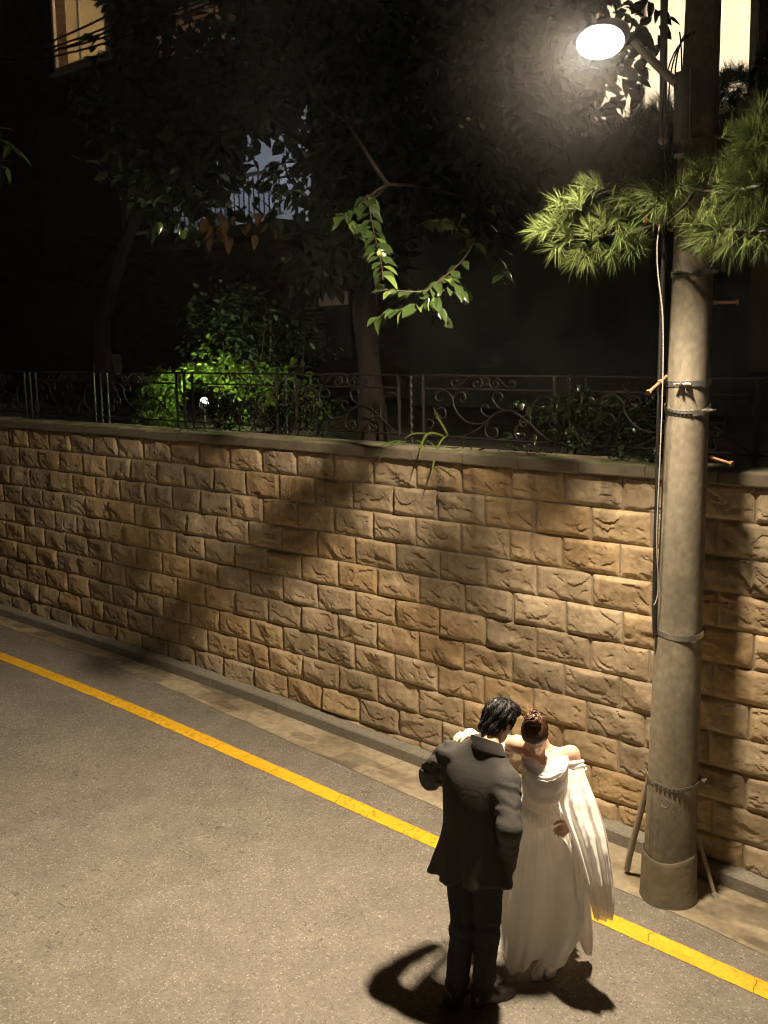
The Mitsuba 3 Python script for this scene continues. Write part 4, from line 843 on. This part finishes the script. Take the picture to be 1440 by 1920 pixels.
# ---- pine: boughs that reach past the pole, and a dark pine against the bright window
gp = np.random.default_rng(17)
def tuft(P, d, L, n, g, r=.0013, open_=.9):
    """a shoot's fan of long needles: thin three sided spikes, fanned about d"""
    vs, fs = [], []; d = unit(d); R = orient(d, V(.1, .2, 1))
    for k in range(n):
        a = g.uniform(0, 6.283); o = open_ * g.uniform(.12, 1.0) ** .7; q = R @ V(math.cos(o), math.sin(o) * math.cos(a), math.sin(o) * math.sin(a))
        q = unit(q + V(0, 0, -.08)); base = P - d * g.uniform(0, .075); ln = L * g.uniform(.75, 1.1); mid_ = base + q * ln * .55; tip = base + q * ln + V(0, 0, -.012 * o)
        s1 = unit(np.cross(q, V(.3, .5, .8))); s2 = np.cross(q, s1)
        b = len(vs) * 7
        ring = [base + r * (math.cos(x) * s1 + math.sin(x) * s2) for x in (0, 2.09, 4.19)]; ring2 = [mid_ + r * .9 * (math.cos(x) * s1 + math.sin(x) * s2) for x in (0, 2.09, 4.19)]
        vs.append(np.array(ring + ring2 + [tip]))
        fs += [[b + i, b + (i + 1) % 3, b + 3 + (i + 1) % 3] for i in range(3)] + [[b + i, b + 3 + (i + 1) % 3, b + 3 + i] for i in range(3)] + [[b + 3 + i, b + 3 + (i + 1) % 3, b + 6] for i in range(3)]
    return np.vstack(vs), np.array(fs)
pine = thing('pine_tree', 'pine boughs with long green needles reaching in front of the pole', 'pine tree')
def pdep(u, v_): return float(np.interp(u, [1150, 1245, 1440], [6.45, 6.18, 5.12])) - max(0, 330 - v_) / 100 * .13
def bough(pts, r0=.010, r1=.004, parent=pine):
    p = spline([at(q[0], q[1], pdep(q[0], q[1]) + .03) for q in pts], 20); obj('bough', tube(p, np.linspace(r0, r1, 20), 7), 'bark', parent, smooth=True)
bough([(1520, 330, 6.3), (1440, 345, 6.1), (1340, 360, 5.95), (1240, 345, 5.9), (1150, 355, 5.88), (1060, 400, 5.9)], .014, .004)
bough([(1300, 362, 5.95), (1230, 420, 5.85), (1150, 440, 5.8), (1090, 445, 5.8)], .010, .005)
bough([(1520, 440, 6.3), (1440, 435, 6.0), (1360, 430, 5.9), (1320, 420, 5.9)], .014, .005)
bough([(1440, 345, 6.1), (1430, 290, 6.05), (1415, 235, 6.0)], .010, .005)
bough([(1380, 355, 6.0), (1330, 330, 5.9), (1300, 310, 5.88)], .008, .004); bough([(1230, 345, 5.9), (1215, 320, 5.85), (1190, 305, 5.85)], .008, .004)
TUFTS = [(1105, 430, -.3, .9), (1135, 425, .0, 1), (1060, 440, -.8, .5), (1040, 412, -.9, .3), (1165, 450, .2, -.8), (1120, 468, -.1, -1), (1085, 470, -.5, -.8), (1180, 440, .5, .4), (1040, 465, -.8, -.4), (1065, 400, -.6, .7), (1150, 480, .2, -1), (1190, 470, .4, -.8), (1100, 490, -.2, -1),
         (1010, 432, -1, .1), (1050, 380, -.7, .6), (1085, 372, -.2, .9), (1140, 325, -.5, .7), (1170, 330, .0, .8), (1115, 345, -.9, .3), (1205, 305, -.1, 1), (1222, 320, .4, .8), (1185, 345, .3, -.3), (1165, 370, -.4, -.4), (1185, 380, -.6, -.5), (1225, 365, -.6, .2), (1250, 350, .1, .9), (1255, 385, .2, -.8), (1225, 395, -.3, -.8), (1280, 345, .3, .5), (1205, 350, -.8, .2),
         (1300, 300, .0, 1), (1325, 315, .4, .8), (1350, 330, .6, .5), (1310, 340, -.3, .6), (1345, 370, .2, -.8), (1290, 400, -.2, -1), (1330, 395, .1, -1), (1365, 345, .5, .2), (1385, 320, .1, 1), (1370, 300, -.3, .9), (1400, 350, -.6, .3), (1420, 340, .2, .9), (1405, 370, -.5, -.3), (1395, 345, -.7, .3),
         (1320, 430, -.9, .1), (1345, 420, -.4, .7), (1375, 445, .0, -1), (1395, 415, .1, .8), (1420, 425, .4, .6), (1405, 460, .2, -.8), (1345, 455, -.6, -.7), (1430, 455, .4, -.7), (1385, 405, -.7, .5), (1440, 400, .5, .6), (1425, 390, -.3, .7), (1360, 465, -.2, -1), (1330, 445, -.7, -.5),
         (1410, 240, -.3, 1), (1425, 225, .1, 1), (1400, 262, -.8, .4), (1435, 255, .5, .8), (1440, 290, .3, .7), (1410, 300, -.5, .5), (1430, 315, .2, .6), (1450, 330, .5, .5), (1455, 375, .5, .4)]
TUFTS += [(u + gp.normal(0, 16), v_ + gp.normal(0, 12) - (8 if u > 1300 else 0), dx + gp.normal(0, .4), dy + gp.normal(0, .3)) for u, v_, dx, dy in TUFTS if u > 1270 or gp.uniform() < .45]
TUFTS += [(gp.uniform(1395, 1450), gp.uniform(215, 300), gp.normal(0, .5), gp.uniform(.2, 1)) for _ in range(12)]
for k, (u, v_, dx, dy) in enumerate(TUFTS):
    d = RT * dx + UP * dy * .8 - FW * gp.uniform(.1, .8); dep = pdep(u, v_) + gp.normal(0, .05)
    vv, f = tuft(at(u, v_, dep), d, .145, 58, gp, .0016, 1.15); obj('needle_tuft', trimesh.Trimesh(vv, f, process=False), 'needle_green', pine)
bp = thing('pine_tree', 'dark pine behind the pole standing against the bright window', 'pine tree')
obj('trunk', tube(spline([at_y(1500, 840, 1.6), at_y(1500, 500, 1.7), at_y(1480, 200, 1.8), at_y(1450, 60, 1.9)], 16), np.linspace(.13, .06, 16), 10), 'bark', bp, smooth=True)
items = []
for _ in range(165):
    k = gp.uniform()
    if k < .45: u, v_ = gp.uniform(1130, 1260), gp.uniform(185, 330); v_ = max(v_, 330 - (u - 1110) * 1.35)
    else: u, v_ = gp.uniform(1335, 1470), gp.uniform(100, 330); v_ = max(v_, np.interp(u, [1335, 1370, 1405, 1440, 1470], [180, 130, 150, 80, 60]))
    items.append(tuft(at(u, v_, 8.2 + gp.normal(0, .25)), RT * gp.normal(0, .6) + UP * gp.uniform(.1, 1) - FW * gp.uniform(-.3, .6), .15, 46, gp, .0022))
obj('needles', many(items), 'needle_shaded', bp, kind='stuff')

# ---- the iron fence on the wall: posts, rails, scrolls
FY = .35
fence = thing('iron_fence', 'low black wrought iron fence with scrolls along the top of the wall', 'fence')
ff = lambda u, v_: at_y(u, v_, FY)
def bar(a, b, r=.012, name='rail'): return obj(name, tube([a, b], r, 6), 'fence_iron', fence, smooth=30)
zt, zm, zb = 3.34, 3.23, 2.832
bar(V(-4, FY, zt), V(12, FY, zt), .010, 'top_rail')
XP = [6.506 - 1.60 * k for k in range(-2, 7)]
def spiral(c, r, a0, turns, s=1, rr=.0075, parent=fence):
    t = np.linspace(0, 1, 28); R = r * (1 - t) ** .8 + .006; a = a0 + s * turns * 2 * np.pi * t
    return [V(c[0] + R_ * math.cos(x), FY, c[1] + R_ * math.sin(x)) for R_, x in zip(R, a)]
def scroll(p, r=.0075): obj('scroll', tube(p, np.r_[np.full(len(p) - 6, r), np.linspace(r, r * .6, 6)], 6), 'fence_iron', fence, smooth=True)
def S(pts): return list(spline([V(x, FY, z) for x, z in pts], 40))
for k, x0 in enumerate(XP):
    x1 = x0 + 1.323
    for x in (x0, x1): bar(V(x, FY, 2.70), V(x, FY, zt), .014, 'post')
    tw = np.linspace(0, 1, 40); bx_ = x0 - .14
    obj('twisted_post', tube([V(bx_ + .004 * math.cos(60 * t), FY + .004 * math.sin(60 * t), 2.70 + .64 * t) for t in tw], .015 + .003 * np.sin(60 * tw), 6), 'fence_iron', fence, smooth=True)
    bar(V(x0, FY, zm), V(x1, FY, zm), .009); bar(V(x0 - .3, FY, zb), V(x1, FY, zb), .009)
    X = lambda f: x0 + f * 1.323
    # the great double curve of the panel with its side scrolls
    scroll(S([(X(.20), zb + .01), (X(.36), zb + .03), (X(.50), zb + .13), (X(.56), zb + .195), (X(.63), zb + .235), (X(.72), zb + .225), (X(.84), zb + .13), (X(.985), zb + .01)]), .0085)
    scroll(S([(X(.54), zb + .175), (X(.44), zb + .12), (X(.34), zb + .145), (X(.26), zb + .24), (X(.25), zb + .33), (X(.30), zb + .375), (X(.345), zb + .345), (X(.33), zb + .30), (X(.30), zb + .32)]))
    scroll(S([(X(.25), zb + .30), (X(.20), zb + .37), (X(.13), zb + .375), (X(.10), zb + .33), (X(.125), zb + .295), (X(.155), zb + .32)]))
    scroll(S([(X(.66), zb + .235), (X(.58), zb + .28), (X(.555), zb + .345), (X(.59), zb + .38), (X(.63), zb + .35), (X(.605), zb + .315)]))
    scroll(S([(X(.55), zb + .19), (X(.49), zb + .20), (X(.465), zb + .245), (X(.49), zb + .275), (X(.525), zb + .25)]))
    scroll(S([(X(.515), zb + .13), (X(.50), zb + .05), (X(.54), zb + .012), (X(.59), zb + .04), (X(.58), zb + .09), (X(.545), zb + .075)]))
    scroll(S([(X(.09), zb + .17), (X(.12), zb + .23), (X(.17), zb + .235), (X(.185), zb + .18), (X(.15), zb + .155), (X(.135), zb + .185)]))
    scroll(S([(X(.015), zb + .11), (X(.05), zb + .14), (X(.085), zb + .11), (X(.06), zb + .07), (X(.03), zb + .08)]))
    scroll(S([(X(.84), zb + .13), (X(.84), zb + .26), (X(.90), zb + .35), (X(.97), zb + .34), (X(.985), zb + .28)]))
    scroll(S([(X(.86), zb + .115), (X(.77), zb + .14), (X(.72), zb + .08), (X(.74), zb + .02), (X(.785), zb + .03), (X(.775), zb + .075)]))
    scroll(S([(X(.845), zb + .18), (X(.79), zb + .20), (X(.755), zb + .15), (X(.78), zb + .115), (X(.80), zb + .145)]))
    for f, sg in ((.27, 1), (.69, -1)):
        scroll(S([(X(f + .11 * sg), zm + .10), (X(f + .05 * sg), zm + .045), (X(f - .01 * sg), zm + .015), (X(f - .035 * sg), zm + .05), (X(f - .005 * sg), zm + .075), (X(f + .01 * sg), zm + .05)]), .006)
    for f, sg in ((.455, 1), (.545, -1)):
        scroll(S([(X(f), zm + .095), (X(f + .015 * sg), zm + .045), (X(f - .02 * sg), zm + .012), (X(f - .05 * sg), zm + .04), (X(f - .03 * sg), zm + .07), (X(f - .015 * sg), zm + .045)]), .006)
    scroll(spiral((X(.5), zm + .055), .04, 0.4, .9), .006)

# ---- plants along the wall top
def shrub(label, cat, clumps, mat, L, seed, stems, smallest=.5, key_='shrub'):
    g = np.random.default_rng(seed); t = thing(key_, label, cat); it = []
    for (u, v_, y, r, n) in clumps: it += cloud(n, at_y(u, v_, y), V(r, r, r * .8), L, g, .6, .2, .15, -9)
    obj('foliage', many(it), mat, t, smooth=True, kind='stuff')
    st = [tube(spline([at_y(u, v_, y), (at_y(u, v_, y) + at_y(u2, v2, y2)) / 2 + g.normal(0, .03, 3), at_y(u2, v2, y2)], 10), .007, 5) for (u, v_, y, u2, v2, y2) in stems]
    for m in st: obj('stem', m, 'twig', t, smooth=True)
    return t
gs = np.random.default_rng(31)
cl = [(gs.uniform(275, 600), gs.uniform(560, 800), gs.uniform(.75, 2.0), .28, 50) for _ in range(60)]
cl += [(383 + 92 * math.cos(a) * gs.uniform(.7, 1.25), 750 + 52 * math.sin(a) * gs.uniform(.8, 1.2), gs.uniform(.7, 1.45), .13, 34) for a in np.linspace(0, 6.2, 22)] + [(gs.uniform(280, 370), gs.uniform(705, 795), gs.uniform(.75, 1.2), .14, 34) for _ in range(18)]
cl = [c for c in cl if c[1] > np.interp(c[0], [275, 330, 400, 500, 600], [715, 690, 660, 680, 720]) and math.hypot(c[0] - 383, (c[1] - 757) * 1.3) > 60]
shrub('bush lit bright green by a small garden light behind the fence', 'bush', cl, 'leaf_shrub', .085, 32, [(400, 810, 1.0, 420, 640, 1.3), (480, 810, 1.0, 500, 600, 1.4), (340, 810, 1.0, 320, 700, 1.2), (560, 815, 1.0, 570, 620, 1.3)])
shrub('tall dark bush rising behind the green lit one', 'bush', [(gs.uniform(380, 600), gs.uniform(560, 690), gs.uniform(1.6, 2.4), .3, 60) for _ in range(26)], 'leaf_shaded', .085, 36, [(500, 700, 2.0, 505, 600, 2.0)])  # unlit upper bush, its shade put into the leaf colour
shrub('dense dark bush in front of the glowing garden light', 'bush', [(gs.uniform(395, 600), gs.uniform(745, 800), gs.uniform(.42, .6), .16, 46) for _ in range(26)], 'leaf_shaded', .06, 33, [(450, 815, .5, 455, 760, .5), (540, 820, .5, 545, 760, .5)])
shrub('climbing plant on the fence left of the pole', 'plant', [(1080 + gs.normal(0, 16), v_, .32, .075, 24) for v_ in range(735, 845, 9)] + [(1010 + gs.normal(0, 22), v_, .5, .10, 18) for v_ in range(760, 830, 9)], 'leaf_green', .062, 34, [(1080, 850, .35, 1078, 730, .33), (1050, 850, .35, 1085, 760, .33)], key_='climbing_plant')
shrub('bush of small leaves behind the fence beside the pole', 'bush', [(gs.uniform(1110, 1235), gs.uniform(750, 830), gs.uniform(.5, .9), .15, 34) for _ in range(26)], 'leaf_green', .06, 35, [(1160, 850, .6, 1165, 760, .6)])
for i, (u, v_, lab) in enumerate(((955, 832, 'small weed sprouting on the wall top below the middle of the scrolled panel'), (1010, 838, 'low weed on the wall top just left of the climbing plant'), (1165, 848, 'weed tuft on the wall top between climbing plant and pole'), (1215, 850, 'leafy weed on the wall top touching the pole'))):
    g = np.random.default_rng(60 + i); P = at_y(u, v_ + 16, .12); P[2] = 2.765; it = []; t = thing('weed', lab, 'weed', None)
    for _ in range((16, 26, 30, 46)[i]): it.append(put_leaf(P + V(g.normal(0, .06), g.normal(0, .03), abs(g.normal(0, .035))), unit(V(g.normal(0, 1), g.normal(-.3, .6), g.uniform(.0, .9))), unit(V(0, -.3, 1) + g.normal(0, .3, 3)), .045 * g.uniform(.6, 1.3), g.integers(3)))
    obj('leaves', many(it), 'leaf_green', t, smooth=True)
def blade(pts, w, parent, mat='grass_blade'):
    p = spline(pts, 18); t = np.gradient(p, axis=0); t /= np.linalg.norm(t, axis=1, keepdims=True); s = np.cross(t, FW); s /= np.linalg.norm(s, axis=1, keepdims=True) + 1e-9
    ww = w * np.clip(np.sin(np.pi * np.linspace(.12, 1, 18)) ** .6, .03, 1)[:, None]; nn = np.cross(s, t)
    v = np.stack([p - s * ww, p + nn * ww * .5, p + s * ww], 1).reshape(-1, 3); obj('blade', trimesh.Trimesh(v, grid_faces(18, 3), process=False), mat, parent, smooth=True)
dl = thing('day_lily', 'clump of long arching grassy leaves hanging over the wall top', 'plant')
BL = [([(838, 815), (826, 790), (818, 775), (812, 762)], 0), ([(840, 818), (832, 800), (822, 786), (816, 782)], 0), ([(838, 818), (825, 830), (815, 860), (808, 893)], 1), ([(835, 818), (815, 812), (800, 815), (789, 840), (786, 862)], 1), ([(810, 815), (785, 812), (770, 815), (758, 824)], 0), ([(762, 828), (740, 832), (722, 845), (708, 870)], 1), ([(760, 830), (735, 828), (715, 835), (703, 838)], 0), ([(830, 838), (850, 840), (862, 838)], 0), ([(815, 838), (840, 848), (855, 842)], 0), ([(800, 825), (810, 832), (825, 845)], 0), ([(868, 845), (868, 830), (866, 825)], 0), ([(884, 846), (884, 838), (885, 834)], 0), ([(775, 826), (790, 830), (800, 845)], 0)]
for i, (pp, over) in enumerate(BL):
    blade([at_y(u, v_, .16 - (.30 * j / (len(pp) - 1) if over else .05 * j)) for j, (u, v_) in enumerate(pp)], .0085 if i < 4 else .006, dl, 'leaf_light' if i in (0, 5) else 'grass_blade')
P = at_y(904, 850, .05); P[2] = 2.785
dlf = thing('fallen_leaf', 'curled brown fallen leaf lying on the wall top', 'leaf'); vv, f = leaf_geo(.075, .022, .7, -.2, 7)
scene[dlf] = mikit.ply(trimesh.Trimesh(vv @ orient(V(1, .3, .1), V(0, 0, 1)).T + P - V(.04, 0, .01), f, process=False), 'leaf_dry', True)

# ---- the small light in the garden
GL = at_y(383, 757, 1.0)
gd_ = thing('garden_light', 'small bright garden spotlight glowing among green leaves behind the fence', 'garden light')
obj('stake', tube([V(GL[0], GL[1], 2.6), GL - V(0, 0, .05)], .012, 8), 'dull_steel', gd_, smooth=30); obj('housing', lathe([[0, -.06], [.045, -.06], [.055, .02], [.05, .02], [.045, .0], [0, 0]], GL, 20, V(.35, .2, .92)), 'dull_steel', gd_, smooth=30)
obj('lens', ball(GL + V(.0, 0, .03), .042, 3), 'lamp_shell', gd_, smooth=True)
scene[gd_ + '__lens']['emitter'] = {'type': 'area', 'radiance': {'type': 'rgb', 'value': [1100, 1250, 680]}, 'sampling_weight': 1.2}

# ------------------------------------------------------------------ houses behind the garden
bsdf('brick', bump(pr(proc(lambda p, n, uv: mix((.035, .020, .014), (.065, .036, .025), cell_rand(dr.floor(p.x * 4.4 + .5 * dr.floor(p.z * 14)), dr.floor(p.z * 14)))), .9), lambda p, n, uv: .01 * smoothstep(.0, .12, (p.z * 14 - dr.floor(p.z * 14))), 1.0))
bsdf('render_grey', pr(proc(lambda p, n, uv: mix((.040, .038, .036), (.060, .056, .052), fbm(p.x, p.y, p.z, 3))), .9)); bsdf('white_frame', pr((.6, .58, .54), .5)); bsdf('room_wall', pr((.66, .58, .44), .9)); bsdf('room_white', pr((.62, .64, .68), .9)); bsdf('dark_metal', pr((.05, .05, .05), .5)); bsdf('louvre', pr((.20, .13, .08), .7))
scene['pane_glass'] = {'type': 'thindielectric', 'int_ior': 1.5}
def wall_with_holes(x0, x1, z0, z1, y, th, holes):
    xs = sorted({x0, x1, *[h[0] for h in holes], *[h[1] for h in holes]}); zs = sorted({z0, z1, *[h[2] for h in holes], *[h[3] for h in holes]}); out = []
    for a, b in zip(xs[:-1], xs[1:]):
        run = None
        for c, d in zip(zs[:-1], zs[1:]):
            solid = not any(h[0] <= (a + b) / 2 <= h[1] and h[2] <= (c + d) / 2 <= h[3] for h in holes)
            if solid: run = (run[0] if run else c, d)
            if not solid and run: out.append(box(V(a, y, run[0]), V(b, y + th, run[1]))); run = None
        if run: out.append(box(V(a, y, run[0]), V(b, y + th, run[1])))
    return cat_(out)
def room(x0, x1, z0, z1, y0, y1, mat, parent):
    t = .06; return obj('room', cat_([box(V(x0 - t, y1, z0 - t), V(x1 + t, y1 + t, z1 + t)), box(V(x0 - t, y0, z0 - t), V(x0, y1, z1 + t)), box(V(x1, y0, z0 - t), V(x1 + t, y1, z1 + t)), box(V(x0, y0, z1), V(x1, y1, z1 + t)), box(V(x0, y0, z0 - t), V(x1, y1, z0))]), mat, parent)
def glow(name, m, col, parent, w=.12):
    k = obj(name, m, 'lamp_shell', parent); scene[k]['emitter'] = {'type': 'area', 'radiance': {'type': 'rgb', 'value': list(col)}, 'sampling_weight': w}; return k
def window(x0, x1, z0, z1, y, parent, bars=1, fr=.06, pane=True):
    w = obj('window', cat_([box(V(x0, y - .05, z0), V(x1, y + .02, z0 + fr)), box(V(x0, y - .05, z1 - fr), V(x1, y + .02, z1)), box(V(x0, y - .05, z0 + fr), V(x0 + fr, y + .02, z1 - fr)), box(V(x1 - fr, y - .05, z0 + fr), V(x1, y + .02, z1 - fr))] + [box(V(x0 + (x1 - x0) * (i + 1) / (bars + 1) - .025, y - .04, z0 + fr), V(x0 + (x1 - x0) * (i + 1) / (bars + 1) + .025, y + .01, z1 - fr)) for i in range(bars)]), 'white_frame', parent)
    if pane: obj('pane', trimesh.Trimesh([[x0 + fr, y, z0 + fr], [x1 - fr, y, z0 + fr], [x1 - fr, y, z1 - fr], [x0 + fr, y, z1 - fr]], [[0, 1, 2], [0, 2, 3]], process=False), 'pane_glass', w)
    obj('sill', box(V(x0 - .08, y - .12, z0 - .07), V(x1 + .08, y - .002, z0 - .005)), 'white_frame', w); return w
HY = 7.0
apt = thing('apartment_building', 'dark brick apartment building at the upper left with one warm lit window', 'building')
q0, q1, q2 = at_y(107, 137, HY), at_y(208, 105, HY), at_y(103, 25, HY)
WA = (q0[0], q1[0], q0[2] - .02, 11.6); 
b0, b1, b2 = at_y(300, 370, HY), at_y(585, 425, HY), at_y(440, 215, HY)
BA = (b0[0], b1[0], 5.72, 8.0)
pw = at_y(300, 110, HY), at_y(440, -20, HY); PW = (pw[0][0], pw[1][0], pw[0][2] - .1, pw[1][2])
low = at_y(205, 702, HY), at_y(222, 668, HY)
obj('wall', wall_with_holes(-22, 1.6, 2.0, 16, HY, .3, [WA, BA, PW]), 'brick', apt)
window(*WA, HY - .02, apt, 1, .09); r_ = room(WA[0] - .6, WA[1] + .6, WA[2] - .9, WA[3] + .3, HY + .31, HY + 3.2, 'room_wall', apt)
cx_ = (WA[0] + WA[1]) / 2; glow('ceiling_lamp', lathe([[0, -.05], [.22, -.05], [.25, .0], [0, .01]], V(cx_ + .7, HY + 1.5, WA[3] + .18), 20), (85, 62, 38), apt)
obj('panel', box(V(WA[0] - .8, HY - .09, WA[2] - 3.6), V(WA[1] + .2, HY - .005, WA[2] - .9)), 'render_grey', apt)
# balcony, open and lit by a cold tube, with a railing
bal = room(BA[0], BA[1], BA[2], BA[3], HY + .31, HY + 2.6, 'room_white', apt)
glow('tube_lamp', box(V(BA[0] + .3, HY + 1.2, BA[3] - .10), V(BA[1] - 1.7, HY + 1.28, BA[3] - .04)), (8.0, 8.6, 9.2), apt)
obj('balcony_slab', box(V(BA[0] - .2, HY - .9, BA[2] - .2), V(BA[1] + .2, HY - .004, BA[2] - .0)), 'render_grey', apt)
rt = obj('railing', cat_([box(V(BA[0] - .15, HY - .86, BA[2] + .8), V(BA[1] + .15, HY - .80, BA[2] + .86)), box(V(BA[0] - .15, HY - .86, BA[2] + .08), V(BA[1] + .15, HY - .80, BA[2] + .13))]), 'white_frame', apt)
for x in np.arange(BA[0] - .12, BA[1] + .14, .135): obj('bar', tube([V(x, HY - .83, BA[2] + .13), V(x, HY - .83, BA[2] + .8)], .013, 6), 'dark_metal', rt)
window(*PW, HY - .02, apt, 2, .07); room(PW[0] - .2, PW[1] + .2, PW[2] - .2, PW[3] + .2, HY + .31, HY + 2.2, 'room_wall', apt); glow('ceiling_lamp', lathe([[0, -.05], [.16, -.05], [.18, .0], [0, .01]], V((PW[0] + PW[1]) / 2, HY + 1.0, PW[3] + .1), 16), (4.5, 2.6, 2.0), apt, .08)
for z in np.arange(PW[2] + .12, PW[3], .13): obj('grille', tube([V(PW[0], HY - .16, z), V(PW[1], HY - .16, z)], .012, 5), 'dark_metal', apt)
obj('utility_box', box(V(low[0][0] - .05, HY - .35, low[0][2]), V(low[1][0] + .12, HY - .01, low[1][2] + .05)), 'white_frame', apt)
for i in range(9):
    a_, b_ = at_y(572, 578 + i * 9, 5.0), at_y(602, 574 + i * 9, 5.0); obj('louvre_slat', box(V(a_[0], 5.0, a_[2] - .012), V(b_[0] + .05, 5.06, a_[2] + .012)), 'louvre', apt)
glow('vent_lamp', box(V(a_[0] - .2, 5.5, 4.2), V(a_[0] + .5, 5.55, 4.4)), (.03, .02, .012), apt, .02); obj('vent_box', cat_([box(V(a_[0] - .4, 5.62, 3.4), V(a_[0] + .9, 5.7, 5.0)), box(V(a_[0] - .45, 5.07, 3.4), V(a_[0] - .4, 5.6, 5.0)), box(V(a_[0] + .9, 5.07, 3.4), V(a_[0] + .95, 5.6, 5.0))]), 'render_grey', apt)
hse = thing('house', 'house behind the pole with a large window glowing cream', 'house')
HX_ = 5.5
h0, h1, h2 = at_y(1112, 236, HX_), at_y(1422, 84, HX_), at_y(1112, 40, HX_)
HA = (h0[0], h1[0], h0[2] - .05, 8.4)
obj('wall', wall_with_holes(1.7, 14, 2.0, 12, HX_, .3, [HA]), 'render_grey', hse)
window(*HA, HX_ - .02, hse, 2, .07, pane=False)
glow('curtain', trimesh.Trimesh([[x, HX_ + .22 + .03 * math.sin(x * 23), z] for x in np.linspace(HA[0] - .1, HA[1] + .1, 60) for z in (HA[2] - .1, HA[3] + .1)], [[2 * i, 2 * i + 2, 2 * i + 1] for i in range(59)] + [[2 * i + 1, 2 * i + 2, 2 * i + 3] for i in range(59)], process=False), (1.25, .98, .62), hse, .12)
obj('shutter', box(V(7.0, HX_ - .08, 3.2), V(9.6, HX_ - .01, 5.2)), 'louvre', hse)

# ---- overhead cables at the upper left
for i, (a_, b_) in enumerate((((-30, 122), (330, -8)), ((-30, 128), (330, 2)), ((-30, 118), (340, 18)), ((-30, 124), (300, 45)), ((-30, 120), (310, -30)))):
    A, B = at_y(*a_, 2.6), at_y(*b_, 2.6); t = np.linspace(-.25, 1.3, 40)[:, None]
    c = thing('overhead_cable', ('black cable crossing the lit window, topmost of five', 'black cable second from the top of the five crossing the lit window', 'black cable in the middle of the five crossing the lit window', 'black cable lowest at the right end of the five crossing the lit window', 'black cable running steepest of the five crossing the lit window')[i], 'cable')
    scene[c] = mikit.ply(tube(A + (B - A) * t - V(0, 0, .10) * (1 - (2 * t - 1) ** 2), .014, 6), 'black_rubber', True)
# ------------------------------------------------------------------ added haze that lifts the blacks, added mist that imitates lamp bloom
bsdf('air_boundary', {'type': 'null'})
scene['haze'] = {'type': 'cube', 'to_world': T().translate([0, 0, 7.0]).scale([75, 75, 11]), 'bsdf': {'type': 'ref', 'id': 'air_boundary'}, 'interior': {'type': 'ref', 'id': 'night_air'}}
labels['haze'] = {'kind': 'stuff', 'label': 'faint haze added to the night air to lift its blacks', 'category': 'haze'}
MR = 1.15; gx3 = np.stack(np.meshgrid(*[np.linspace(-1, 1, 40)] * 3, indexing='ij'), -1); gr = np.linalg.norm(gx3, axis=-1)
dens = (.16 * np.clip(1 - gr / .97, 0, 1) ** 2.2).astype(np.float32)[..., None]; MC = LAMP + LN * .05
scene['bloom_air'] = {'type': 'heterogeneous', 'albedo': {'type': 'rgb', 'value': [.030, .029, .028]}, 'phase': {'type': 'hg', 'g': .2},
                     'sigma_t': {'type': 'gridvolume', 'grid': mi.VolumeGrid(dens), 'filter_type': 'trilinear', 'to_world': T().translate((MC - MR).tolist()).scale(2 * MR)}}
scene['bloom_mist'] = {'type': 'sphere', 'center': MC.tolist(), 'radius': MR, 'bsdf': {'type': 'ref', 'id': 'air_boundary'}, 'interior': {'type': 'ref', 'id': 'bloom_air'}, 'exterior': {'type': 'ref', 'id': 'night_air'}}  # added sphere of mist, stands in for bloom round the lamp
labels['bloom_mist'] = {'kind': 'stuff', 'label': 'thin mist added close round the street lamp to imitate lens bloom', 'category': 'mist'}
#@@NEXT
